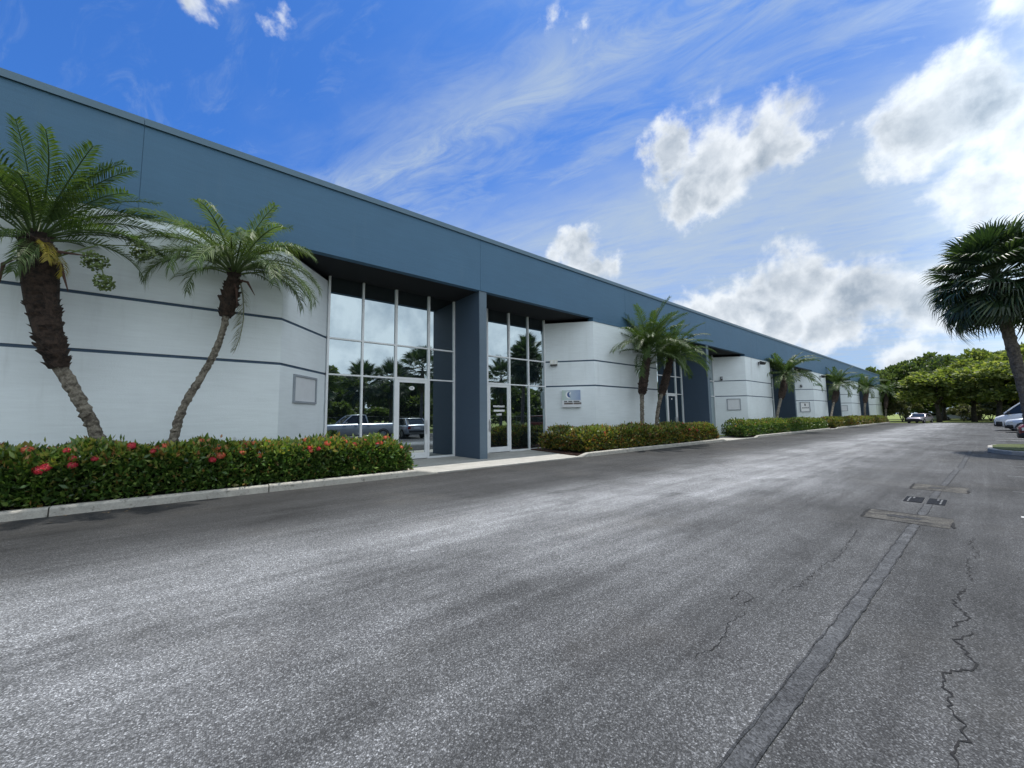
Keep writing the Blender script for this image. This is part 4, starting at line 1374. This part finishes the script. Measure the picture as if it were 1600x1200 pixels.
p3 = feather_palm((17.25, 10.9, 0), [(.0, 0, -.05, 0.106), (.02, 0, 1.1, 0.099), (.05, 0, 1.9, 0.096), (.10, 0, 2.75, 0.099)],
    [(.10, 0, 2.62, 0.152), (.14, 0, 2.8, 0.213), (.26, 0, 3.2, 0.228), (.44, 0, 3.8, 0.228), (.62, 0, 4.3, 0.205), (.78, 0, 4.85, 0.137)],
    'upright feather palm with dark bushy head in front of the company sign wall', PALMS, [(k_, a_, t_, c_ * 0.950, d_) for k_, a_, t_, c_, d_ in 
    mixed(('up0', 'up1', 'g0', 'g0', 'g1', 'g1', 'g2', 'g2', 'g3', 'g4'), 40, 35, 1.06) + [('g3', 200, .15, 1.1, 0), ('g2', 215, .1, 1.0, 0), ('g3', 185, .2, 1.1, 0)]], 43, (), 110)
p4 = feather_palm((18.55, 10.9, 0), [(.0, 0, -.05, 0.099), (.04, 0, 1.05, 0.092), (.30, 0, 2.0, 0.092), (.72, 0, 2.75, 0.099)],
    [(.68, 0, 2.65, 0.152), (.86, 0, 2.95, 0.205), (1.15, 0, 3.5, 0.220), (1.45, 0, 4.05, 0.190), (1.72, 0, 4.65, 0.129)],
    'leaning feather palm in front of the second dividing wall, beside the upright palm', PALMS, [(k_, a_, t_, c_ * 0.950, d_) for k_, a_, t_, c_, d_ in 
    mixed(('up1', 'g0', 'g0', 'g1', 'g1', 'g2', 'g2', 'g3', 'g4'), 38, 37, 1.0) + [('g2', -8, .1, 1.1, 0), ('g3', 10, .1, 1.1, 0), ('g3', -25, 0, 1.1, 0)]], 44, (), 90)
p5 = feather_palm((36.9, 10.9, 0), [(0, 0, -.05, 0.112), (.05, 0, 1.1, 0.098), (.6, 0, 2.0, 0.098), (1.5, 0, 3.0, 0.105)],
    [(1.4, 0, 2.85, 0.176), (1.75, 0, 3.3, 0.280), (2.4, 0, 4.0, 0.288), (2.75, 0, 4.6, 0.240), (2.9, 0, 5.0, 0.136)],
    'leaning feather palm with dark drooping head before the third dividing wall', PALMS, [(k_, a_, t_, c_ * 1.000, d_) for k_, a_, t_, c_, d_ in 
    mixed(('farC', 'farA', 'farA', 'farA', 'farB', 'farB', 'farD'), 34, 39, 1.2)], 45, (), 50)
p6 = feather_palm((54.4, 10.9, 0), [(0, 0, -.05, 0.112), (.1, 0, 1.1, 0.098), (1.0, 0, 2.1, 0.098), (2.0, 0, 2.9, 0.105)],
    [(1.9, 0, 2.8, 0.176), (2.4, 0, 3.2, 0.304), (3.2, 0, 3.9, 0.320), (3.8, 0, 4.5, 0.240), (4.1, 0, 4.9, 0.136)],
    'leaning feather palm before the fourth dividing wall', PALMS, [(k_, a_, t_, c_ * 1.000, d_) for k_, a_, t_, c_, d_ in 
    mixed(('farC', 'farA', 'farA', 'farB', 'farB', 'farD'), 34, 40, 1.2)], 46, (), 40)
p7 = feather_palm((73.4, 10.9, 0), [(0, 0, -.05, 0.128), (.1, 0, 1.2, 0.120), (.3, 0, 2.2, 0.120), (1.0, 0, 3.1, 0.135)],
    [(.9, 0, 3.0, 0.176), (1.3, 0, 3.5, 0.288), (2.2, 0, 4.2, 0.304), (2.9, 0, 4.8, 0.240), (3.1, 0, 5.2, 0.136)],
    'feather palm with crooked trunk before the last white wall', PALMS, [(k_, a_, t_, c_ * 1.000, d_) for k_, a_, t_, c_, d_ in 
    mixed(('farC', 'farA', 'farA', 'farB', 'farB', 'farD'), 34, 47, 1.2)], 47, (), 40)
p8 = feather_palm((91.3, 10.9, 0), [(0, 0, -.05, 0.128), (.2, 0, 1.2, 0.120), (.8, 0, 2.4, 0.128)],
    [(.7, 0, 2.3, 0.176), (1.2, 0, 2.9, 0.304), (2.2, 0, 3.9, 0.320), (3.0, 0, 4.8, 0.240), (3.3, 0, 5.2, 0.136)],
    'farthest feather palm at the end corner of the building', PALMS, [(k_, a_, t_, c_ * 1.000, d_) for k_, a_, t_, c_, d_ in 
    mixed(('farC', 'farA', 'farA', 'farB', 'farB', 'farD'), 34, 49, 1.2)], 48, (), 40)

# ------------------------------------------------------------------ fan palms
def fan_mesh(name, mat, pet, bl, drop, nseg, seed, wid):
    """costapalmate leaf: petiole then stiff segments spreading from it, tips drooping"""
    r = np.random.default_rng(seed)
    mb = MB()
    pts = [Vector((pet * i / 6, 0, .10 * pet * math.sin(i / 6 * 1.4) - drop * .25 * pet * (i / 6) ** 2)) for i in range(7)]
    mb.tube(pts, [.022 - .002 * i for i in range(7)], 5)
    h = pts[-1]
    for i in range(nseg):
        a = -1.95 + 3.9 * (i + r.uniform(-.2, .2)) / (nseg - 1)
        fold = .10 * math.cos(a)
        d = Vector((math.cos(a), math.sin(a), -.05 - drop * .35 + .22 * abs(math.sin(a)))).normalized()
        L = bl * (.80 + .25 * math.cos(a)) * r.uniform(.88, 1.08)
        sd = Vector((-math.sin(a), math.cos(a), 0)) * wid
        o = h + Vector((.12 * math.cos(a) * bl, 0, 0))
        m = o + d * L * .58 + Vector((0, 0, .02))
        t1 = o + d * L * .85 + Vector((0, 0, -drop * .16 * L))
        t2 = o + d * L + Vector((0, 0, -(.14 + drop * .42) * L * r.uniform(.8, 1.3)))
        up = Vector((0, 0, wid * .7 * (1 if i % 2 else -1)))
        k = len(mb.v)
        mb.v += [tuple(o), tuple(m + sd + up), tuple(m - sd - up), tuple(t1 + sd * .5), tuple(t1 - sd * .5), tuple(t2)]
        mb.f += [(k, k + 1, k + 2), (k + 1, k + 3, k + 4, k + 2), (k + 3, k + 5, k + 4)]
    return mb.mesh(name, mat)
FAN = [fan_mesh('fan_leaf', 'fan_green', 1.05, .95, dr, 34, 200 + i, .034) for i, dr in enumerate((.1, .35, .6, .85))]
FANDEAD = fan_mesh('fan_leaf', 'frond_dead', .8, .8, 1.0, 26, 210, .03)
def fan_palm(base, trunk, n, label, group, seed, dead=3, sc=1.0):
    th = thing('fan_palm', label, 'palm tree', base, 0, group)
    link('trunk', ring_trunk([q[:3] for q in trunk], [q[3] for q in trunk], 'sabal_trunk', seed, .09, .03), th)
    r = random.Random(seed)
    top = Vector(trunk[-1][:3])
    for i in range(n):
        f = i / (n - 1)
        el = 1.45 - 2.35 * f ** .85
        az = i * 2.39996 + r.uniform(-.2, .2)
        me = FAN[min(3, int(f * 4))]
        if i >= n - dead:
            me, el = FANDEAD, -1.15
        o = link('fan_leaf', me, th)
        o.matrix_local = Matrix.Translation(top + Vector((0, 0, .25 - .35 * f))) @ Matrix.Rotation(az, 4, 'Z') @ Matrix.Rotation(-el, 4, 'Y') @ Matrix.Rotation(r.uniform(-.5, .5), 4, 'X') @ Matrix.Scale(sc * r.uniform(.9, 1.12), 4)
    return th
fan_palm((24.0, -1.04, .1), [(.0, .0, -.1, .20), (.0, .02, .8, .17), (0, .06, 1.9, .165), (0, .14, 2.9, .165), (0, .24, 4.0, .17), (0, .33, 5.0, .17), (.02, .40, 5.9, .20), (.02, .42, 6.45, .14)], 88,
         'tall dark fan palm with round crown on the grass island', None, 61, 0, 1.0)
FANS = 'fan palms across the car park, seen reflected in the glass'
for i, (x, y, hgt) in enumerate(((17.0, -8.2, 6.3), (27.0, -8.4, 6.0), (31.0, -8.0, 9.2), (12.6, -12.0, 4.9), (15.6, -12.4, 5.2), (21.0, -11.0, 5.4), (8.5, -13.0, 4.4), (36.0, -9.0, 6.6))):
    tr = [(0, 0, -.1, .2), (.05, 0, hgt * .3, .17), (.1, 0, hgt * .7, .165), (.1, 0, hgt, .17)]
    fan_palm((x, y, 0), tr, 34, 'fan palm across the car park, seen only as a reflection in the glass', FANS, 70 + i, 2, 1.15)

# ------------------------------------------------------------------ trees
def crown_mesh(seed, n, size, mat, clumps=24, flat=.8):
    r = np.random.default_rng(seed)
    cl = []
    while len(cl) < clumps:
        q = r.uniform(-1, 1, 3)
        if np.linalg.norm(q) < 1 and q[2] > -.75:
            q[2] *= flat
            cl.append((q * .80, r.uniform(.13, .30)))
    P, D = [], []
    for q, R in cl:
        m = int(n * R * R / sum(c[1] ** 2 for c in cl))
        d = r.normal(size=(m, 3))
        d /= np.linalg.norm(d, axis=1, keepdims=True)
        d[:, 2] = np.where(d[:, 2] < -.7, -d[:, 2], d[:, 2])
        rad = R * r.uniform(.55, 1.08, (m, 1))
        P.append(q + d * rad * np.array([1, 1, .8]))
        D.append(d + r.normal(scale=.6, size=(m, 3)))
    P = np.concatenate(P)
    D = np.concatenate(D)
    L = size * r.uniform(.6, 1.4, len(P))
    return leaf_cloud(P, D, L, L * .33, mat, 'crown')
CROWN = {'a': crown_mesh(301, 12000, .105, 'tree_leaf', 64, .95), 'b': crown_mesh(302, 12000, .105, 'tree_leaf', 56, .9), 'c': crown_mesh(303, 11000, .10, 'tree_leaf_dark', 60, .95),
         'd': crown_mesh(304, 9000, .11, 'tree_leaf_dark', 46, 1.0)}
SHRUB = [crown_mesh(310, 2600, .13, 'shrub_leaf', 14, .7), crown_mesh(311, 2600, .13, 'tree_leaf_dark', 14, .8)]
def tree(x, y, h, rad, key, label, group, seed, low=.30, lean=0.0):
    th = thing('broadleaf_tree', label, 'tree', (x, y, -.02), 0, group)
    r = random.Random(seed)
    mb = MB()
    zc = h * (1 + low) / 2
    rz = h * (1 - low) / 2
    tr = max(.12, rad * .062)
    fk = h * low * 1.15
    mb.tube([(0, 0, -.1), (lean * .3, 0, fk * .5), (lean, r.uniform(-.2, .2), fk)], [tr * 1.3, tr, tr * .85], 9)
    for k in range(6):
        a = k * 1.05 + r.uniform(-.3, .3)
        e = Vector((math.cos(a) * rad * .55 + lean, math.sin(a) * rad * .55, zc + r.uniform(-.2, .45) * rz))
        s = Vector((lean, 0, fk * .95))
        mb.tube([s, s.lerp(e, .5) + Vector((0, 0, .25)), e], [tr * .6, tr * .4, tr * .12], 6)
    mb.obj('trunk', 'tree_bark', th, True)
    o = link('crown', CROWN[key], th, (lean, 0, zc), (0, 0, r.uniform(0, 6.28)))
    o.scale = (rad * 1.1, rad * 1.1, rz * 1.2)
    return th
def shrub(x, y, w, h, i, label, group):
    th = thing('shrub', label, 'shrub', (x, y, 0), 0, group)
    o = link('foliage', SHRUB[i], th, (0, 0, h * .5), (0, 0, x * 1.7))
    o.scale = (w, w, h * .62)
    mb = MB()
    for k in range(5):
        a = k * 1.26
        mb.tube([(0, 0, -.05), (math.cos(a) * w * .3, math.sin(a) * w * .3, h * .55)], [.05, .02], 5)
    mb.obj('stem', 'tree_bark', th)
TG = 'trees beyond the end of the car park'
far = [(97, 12.6, 9.6, 3.0, 'd', 'small dark tree behind the end of the building'),
       (104, 9.6, 11.2, 4.2, 'c', 'tall dark tree behind the farthest parked car'),
       (93, 4.9, 8.6, 4.4, 'a', 'yellow-green tree with thick trunk just right of the parked silver car'),
       (112, 5.2, 13.2, 5.2, 'c', 'tallest dark tree rising behind the yellow-green ones'),
       (97, 1.3, 9.6, 4.6, 'b', 'spreading yellow-green tree in the middle of the lawn'),
       (92, -1.2, 9.0, 4.6, 'a', 'broad tree at the lawn edge in front of the white van'),
       (118, 1.0, 13.0, 5.0, 'b', 'tall light tree far behind the lawn'),
       (108, -3.5, 12.6, 5.2, 'a', 'tall yellow-green tree behind the white van'),
       (96, -6.2, 10.8, 5.0, 'b', 'wide tree to the right of the van'),
       (122, -7.0, 14.0, 5.5, 'c', 'tall dark tree behind the fan palm trunk'),
       (84, -8.5, 10.0, 4.6, 'c', 'dark tree beyond the parked cars at the stalls'),
       (72, -10.5, 9.6, 4.6, 'd', 'dark tree close behind the parked cars'),
       (128, 9.5, 13.0, 5.0, 'c', 'hazy dark tree far behind the parked silver car'),
       (132, 16.0, 11.5, 4.6, 'c', 'dark tree far behind the building corner'),
       (130, -1.5, 13.6, 5.2, 'd', 'dark tree at the far back of the wood')]
for i, (x, y, h, rd, key, lb) in enumerate(far):
    tree(x, y, h, rd, key, lb, TG, 400 + i, .17 if i not in (2, 4, 5) else .30)
for i, (x, y, w, h, k, lb) in enumerate(((98, 9.6, 2.6, 4.2, 0, 'pale olive shrub beside the end of the building'), (104, 2.6, 2.4, 3.0, 0, 'pale shrub at the back of the lawn, left of two'), (105, -.4, 2.6, 3.2, 0, 'pale shrub at the back of the lawn, right of two'),
                                         (120, 8.0, 5.0, 5.0, 1, 'dark shrub far behind the parked silver car'), (126, -5.0, 6.0, 5.5, 1, 'dark shrub at the back behind the van'), (125, 3.5, 5.5, 5.0, 1, 'dark shrub behind the white cars'), (100, -9.5, 4.0, 4.5, 1, 'dark shrub behind the parked cars'),
      (134, 12.5, 6.5, 7.0, 1, 'big dark shrub at the back, behind the building corner'), (136, 0.5, 6.5, 7.0, 1, 'big dark shrub at the back of the wood, in the middle'), (136, 6.5, 6.5, 7.0, 1, 'big dark shrub at the back of the wood, behind the pale shrubs'),
      (134, -6.5, 7.0, 7.5, 1, 'big dark shrub at the back of the wood, towards the right'), (128, -13.0, 7.0, 7.0, 1, 'big dark shrub at the back, behind the fan palm'), (110, -14.0, 7.0, 6.0, 1, 'big dark shrub behind the row of parked cars'))):
    shrub(x, y, w, h, k, lb, None)
# the wood across the car park, seen in the glass
BG = 'trees across the car park, seen reflected in the glass'
for i in range(13):
    x = -12 + i * 6.4
    tree(x, -19 - (i * 7 % 5) * 1.6, 5.6 + (i * 5 % 7) * .35, 4.2, 'c' if i % 2 else 'd', 'dark tree across the car park, seen only as a reflection in the glass', BG, 500 + i, .02)
for i in range(16):
    shrub(-10 + i * 5.2, -16.8 - (i * 3 % 4) * .5, 3.6, 2.6 + (i * 5 % 3) * .5, 1, 'dark undergrowth shrub across the car park, seen only as a reflection in the glass', 'shrubs across the car park, seen reflected in the glass')
# chain-link fence across the car park
fn = thing('boundary_fence', 'grey boundary fence across the car park behind the fan palms', 'fence', (20, -15.0, 0))
mb = MB()
for k in range(25):
    mb = MB()
    mb.tube([(-36 + 3 * k, 0, -.1), (-36 + 3 * k, 0, 1.85)], [.03, .03], 8)
    mb.obj('fence_post', 'fence_metal', fn)
MB().tube([(-36, 0, 1.8), (36, 0, 1.8)], [.022, .022], 6).obj('top_rail', 'fence_metal', fn)
mb = MB()
for k in range(0, 240):
    x = -36 + k * .3
    for sg in (-1, 1):
        a, b = Vector((x, 0, .05)), Vector((x + sg * 1.7, 0, 1.78))
        if -36 <= b.x <= 36:
            mb.obox(a, (.008, 0, 0), (0, .008, 0), b - a)
tag(mb.obj('wire_mesh', 'fence_metal', fn), kind='stuff')

# ------------------------------------------------------------------ vehicles
def loft(stations, name, mat, parent, smooth=True):
    """stations: list of (x, [(y,z),...]) half rings from bottom to top; mirrored into a closed skin"""
    mb = MB()
    n = len(stations[0][1])
    rings = []
    for x, hr in stations:
        ring = [(x, -y, z) for y, z in hr] + [(x, y, z) for y, z in hr[::-1]]
        rings.append(ring)
    m = 2 * n
    v = [p for r in rings for p in r]
    f = []
    for i in range(len(rings) - 1):
        for k in range(m):
            f.append((i * m + k, (i + 1) * m + k, (i + 1) * m + (k + 1) % m, i * m + (k + 1) % m))
    f.append(tuple(range(m)))
    f.append(tuple((len(rings) - 1) * m + k for k in range(m - 1, -1, -1)))
    mb.add(v, f)
    o = mb.obj(name, mat, parent, smooth)
    if smooth:
        o.data.polygons.foreach_set('use_smooth', [len(p.vertices) == 4 for p in o.data.polygons])
        for e in o.data.edges:
            pass
    return o

def wheel(parent, x, y, r, w):
    wh = MB()
    n = 22
    s = 1 if y > 0 else -1
    prof = [(w * .5, r * .66), (w * .5, r * .93), (w * .38, r), (-w * .38, r), (-w * .5, r * .93), (-w * .5, r * .66)]
    v, f = [], []
    for a in range(n):
        an = 2 * PI * a / n
        for yy, rr in prof:
            v.append((x + rr * math.cos(an), y + yy, r + rr * math.sin(an)))
    m = len(prof)
    for a in range(n):
        for k in range(m - 1):
            f.append((a * m + k, a * m + k + 1, ((a + 1) % n) * m + k + 1, ((a + 1) % n) * m + k))
    ty = wh.add(v, f).obj('wheel', 'tyre_rubber', parent, True)
    rb = MB()
    yo = y + s * w * .36
    rb.add([(x + r * .67 * math.cos(2 * PI * a / n), yo, r + r * .67 * math.sin(2 * PI * a / n)) for a in range(n)] + [(x + r * .2 * math.cos(2 * PI * a / n), yo + s * .03, r + r * .2 * math.sin(2 * PI * a / n)) for a in range(n)],
           [(a, (a + 1) % n, n + (a + 1) % n, n + a) for a in range(n) if a % 4 < 3] + [tuple(range(n, 2 * n))])
    rb.obj('rim', 'rim_metal', ty)
    return ty

def vehicle(name, label, cat, loc, rz, paint, body, cabin, roofz, halfw, wheels, wr, group=None, bed=None, van=False, rear_lights=True):
    """x forward. body: list of (x, z_bottom, z_belt, halfwidth factor); cabin: (xa windscreen base, xb screen top, xc rear top, xd rear base)"""
    th = thing(name, label, cat, loc, rz, group)
    hw = halfw
    st = []
    for x, zb, zt, wf in body:
        w = hw * wf
        st.append((x, [(w * .86, zb), (w * .97, zb + .10), (w, zb + (zt - zb) * .45), (w * .985, zt - .12), (w * .93, zt - .02), (w * .80, zt)]))
    loft(st, 'body', paint, th)
    xa, xb, xc, xd = cabin
    zb0 = {q[0]: q[2] for q in body}
    belt = max(q[2] for q in body if xd - .3 <= q[0] <= xa + .3) - .03
    def cab(xs, zs, ws):
        return [(x, [(w, belt - .05), (w * .99, belt), (hw * .96 * (1 - .20 * (z - belt) / max(.3, roofz - belt)) * (w / (hw * .95)), max(z - .06, belt + .004)), (w * .70, max(z, belt + .008))]) for x, z, w in zip(xs, zs, ws)]
    loft(cab([xd, xc - .04, (xb + xc) / 2, xb + .04, xa], [belt + .02, roofz - .05, roofz - .03, roofz - .05, belt + .02], [hw * .88, hw * .93, hw * .945, hw * .93, hw * .88]), 'window_glass', 'car_glass', th, False)
    rt = hw * .80
    loft([(xc - .10, [(rt * .9, roofz - .075), (rt * .9, roofz - .045), (rt * .6, roofz - .03)]), (xc + .15, [(rt, roofz - .07), (rt, roofz - .03), (rt * .7, roofz)]), ((xb + xc) / 2, [(rt, roofz - .06), (rt, roofz - .015), (rt * .7, roofz + .015)]),
          (xb - .15, [(rt, roofz - .07), (rt, roofz - .03), (rt * .7, roofz)]), (xb + .10, [(rt * .9, roofz - .085), (rt * .9, roofz - .055), (rt * .6, roofz - .045)])], 'roof', paint, th)
    for s in (-1, 1):
        yb, yt = s * hw * .925, s * hw * .78
        for (x0, x1, rr) in ((xa, xb, .035), (xd, xc, .05)):
            MB().tube([(x0, yb * .97, belt), ((x0 + x1) / 2, (yb + yt) / 2, (belt + roofz - .04) / 2 + .03), (x1, yt, roofz - .045)], [rr] * 3, 6).obj('pillar', paint, th)
        xm = xb * .55 + xc * .45
        MB().tube([(xm, s * hw * .955, belt), (xm - .03, yt * 1.015, roofz - .05)], [.032, .032], 6).obj('pillar', 'plastic_black', th)
        MB().box(xa - .28, xa - .12, min(s * hw * .98, s * (hw + .17)), max(s * hw * .98, s * (hw + .17)), belt + .01, belt + .17).obj('door_mirror', paint if not van else 'plastic_black', th)
        for xh in (xm + .12, xm - .75):
            MB().box(xh, xh + .17, min(s * hw * .99, s * (hw + .022)), max(s * hw * .99, s * (hw + .022)), belt - .16, belt - .13).obj('door_handle', 'plastic_black', th)
    xf, xr = max(q[0] for q in body), min(q[0] for q in body)
    zf = [q for q in body if q[0] == xf][0]
    zr = [q for q in body if q[0] == xr][0]
    fx = xf - .02
    wf = hw * zf[3]
    mb = MB().box(fx - .06, fx + .035, -wf * .5, wf * .5, zf[1] + (zf[2] - zf[1]) * .50, zf[1] + (zf[2] - zf[1]) * .80)
    mb.obj('grille', 'plastic_black', th)
    fb = sorted(body, key=lambda q: -q[0])[:3]
    bh = .34 if van else .17
    xs_ = [fb[0][0] + .03, fb[0][0] - .04, fb[1][0], fb[1][0] - (.30 if van else .2)]
    ws_ = [fb[0][3] * .92, fb[0][3] * 1.01, fb[1][3] * 1.005, fb[1][3] * 1.03]
    loft([(x_, [(hw * w_ * .95, fb[0][1] - .10), (hw * w_ + .015, fb[0][1] - .04), (hw * w_ + .015, fb[0][1] + bh * .8), (hw * w_ * .97, fb[0][1] + bh)]) for x_, w_ in zip(xs_[::-1], ws_[::-1])], 'bumper', 'plastic_black', th)
    rx = xr
    wr_ = hw * zr[3]
    MB().box(rx - .045, rx + .08, -wr_ * .86, wr_ * .86, zr[1] + .02, zr[1] + .20).obj('bumper', 'plastic_black' if cat != 'pickup truck' else 'rim_metal', th)
    MB().box(rx - .02, rx + .05, -.26, .26, zr[1] + .32, zr[1] + .44).obj('number_plate', 'sign_white', th)
    for s in (-1, 1):
        a, b = sorted((s * wf * .55, s * wf * .93))
        hz0, hz1 = zf[1] + (zf[2] - zf[1]) * .60, zf[1] + (zf[2] - zf[1]) * .92
        x1_, x2_ = fx + .02, fb[1][0] - .22
        y1_, y2_ = s * wf * .72, s * hw * (fb[1][3] + .035)
        ym_ = s * (hw * fb[1][3] + .004)
        MB().add([(x1_, y1_, hz0), (fb[1][0] + .03, ym_, hz0 + .02), (x2_, y2_, hz1 - .02), (x2_ + .02, y2_, hz1 + .06), (fb[1][0] + .03, ym_, hz1 + .05), (x1_ - .02, y1_, hz1),
                  (x1_ - .1, y1_ * .8, hz0), (x2_, y2_ * .8, hz0)], [(0, 1, 4, 5), (1, 2, 3, 4), (0, 6, 7, 2, 1), (5, 4, 3, 7, 6), (0, 5, 6), (2, 7, 3)]).obj('headlight', 'lens_clear', th)
        a, b = sorted((s * wr_ * .70, s * wr_ * .99))
        MB().box(rx - .025, rx + .12, a, b, zr[1] + (zr[2] - zr[1]) * .55, zr[1] + (zr[2] - zr[1]) * .9).obj('tail_light', 'lens_red', th)
    for x in wheels:
        for s in (-1, 1):
            wheel(th, x, s * (hw - .10), wr, .22)
            # dark arch round the wheel
            mb = MB()
            nn = 14
            P = []
            for k in range(nn + 1):
                an = PI * k / nn
                for rr in (wr * 1.02, wr * 1.17):
                    P.append((x + rr * math.cos(an), s * (hw + .006), wr + rr * math.sin(an)))
            mb.add(P, [(2 * k, 2 * k + 1, 2 * k + 3, 2 * k + 2) for k in range(nn)])
            mb.obj('wheel_arch', 'plastic_black', th)
    if bed:
        x0, x1, zt = bed
        MB().box(x0 + .10, x1 - .06, -hw * .80, hw * .80, zt - .02, zt + .004).obj('cargo_bed', 'plastic_black', th)
    return th

SUVB = [(2.25, .42, .78, .78), (2.12, .30, .92, .90), (1.5, .28, 1.02, .99), (.95, .28, 1.06, 1.0), (-1.0, .28, 1.08, 1.0), (-1.8, .30, 1.10, .98), (-2.15, .36, 1.10, .93), (-2.25, .45, 1.0, .86)]
VANB = [(2.75, .45, .85, .80), (2.66, .32, 1.08, .94), (2.3, .30, 1.25, .99), (1.5, .30, 1.38, 1.0), (-1.5, .30, 1.40, 1.0), (-2.5, .32, 1.40, .99), (-2.75, .40, 1.36, .96)]
SEDB = [(2.3, .40, .68, .78), (2.15, .26, .80, .90), (1.5, .24, .90, .99), (.9, .24, .94, 1.0), (-1.0, .24, .97, 1.0), (-1.9, .26, .98, .97), (-2.2, .32, .96, .90), (-2.3, .42, .86, .82)]
PICB = [(2.8, .50, .95, .84), (2.68, .38, 1.10, .94), (2.1, .36, 1.20, .99), (1.4, .36, 1.23, 1.0), (-.6, .36, 1.24, 1.0), (-2.4, .40, 1.24, .99), (-2.75, .46, 1.22, .96)]
N90, P90 = -PI / 2, PI / 2
van = vehicle('cargo_van', 'white cargo van parked nose-in behind the silver hatchback', 'van', (51.0, -3.1, 0), P90, 'paint_van', VANB, (2.2, 1.25, -2.45, -2.72), 2.34, 1.0, (1.75, -1.75), .36, van=True)
for s in (-1, 1):
    MB().add([(.82, s * .965, 1.40), (-2.55, s * .965, 1.40), (-2.45, s * .86, 2.26), (.72, s * .86, 2.26), (.82, s * .925, 1.40), (-2.55, s * .925, 1.40), (-2.45, s * .82, 2.26), (.72, s * .82, 2.26)],
             [(0, 1, 2, 3), (7, 6, 5, 4), (0, 4, 5, 1), (1, 5, 6, 2), (2, 6, 7, 3), (3, 7, 4, 0)]).obj('side_panel', 'paint_van', van)
vehicle('parked_suv', 'pale silver car parked facing the lane between the white van and the red car', 'car', (46.4, -3.05, 0), P90, 'paint_pearl', SUVB, (.95, .25, -1.65, -2.15), 1.66, .92, (1.42, -1.40), .35)
vehicle('parked_suv', 'dark red car at the right edge beside the grass island', 'car', (29.3, -3.10, 0), P90, 'paint_red', SUVB, (.95, .25, -1.65, -2.15), 1.70, .94, (1.42, -1.40), .36)
vehicle('parked_sedan', 'silver-mauve car parked at the far end of the lane by the lawn', 'car', (84.6, 6.4, 0), PI * .93, 'paint_mauve', SEDB, (.85, .05, -1.1, -1.75), 1.44, .90, (1.4, -1.38), .32)
vehicle('parked_sedan', 'white car far behind the lawn, left of the two white ones', 'car', (118, 6.9, 0), P90 * 1.1, 'paint_van', SEDB, (.85, .05, -1.1, -1.75), 1.46, .92, (1.4, -1.38), .32)
vehicle('parked_suv', 'white car far behind the lawn, right of the two white ones', 'car', (116, 3.6, 0), P90 * .95, 'paint_van', SUVB, (.95, .25, -1.65, -2.15), 1.66, .92, (1.42, -1.40), .35)
# seen in the glass
vehicle('pickup_truck', 'silver pickup truck reflected in the near entrance glass', 'pickup truck', (9.0, -2.3, 0), PI, 'paint_silver', PICB, (1.15, .45, -.45, -.62), 1.88, .98, (1.85, -1.70), .39, bed=(-2.7, -.6, 1.24))
vehicle('parked_suv', 'silver hatchback seen from behind in the near door glass', 'car', (13.3, -3.4, 0), N90, 'paint_silver', SUVB, (.95, .25, -1.65, -2.15), 1.60, .92, (1.42, -1.40), .35)
vehicle('parked_suv', 'maroon car reflected in the second entrance door glass', 'car', (19.0, -3.6, 0), N90, 'paint_red', SUVB, (.95, .25, -1.65, -2.15), 1.56, .92, (1.42, -1.40), .35)
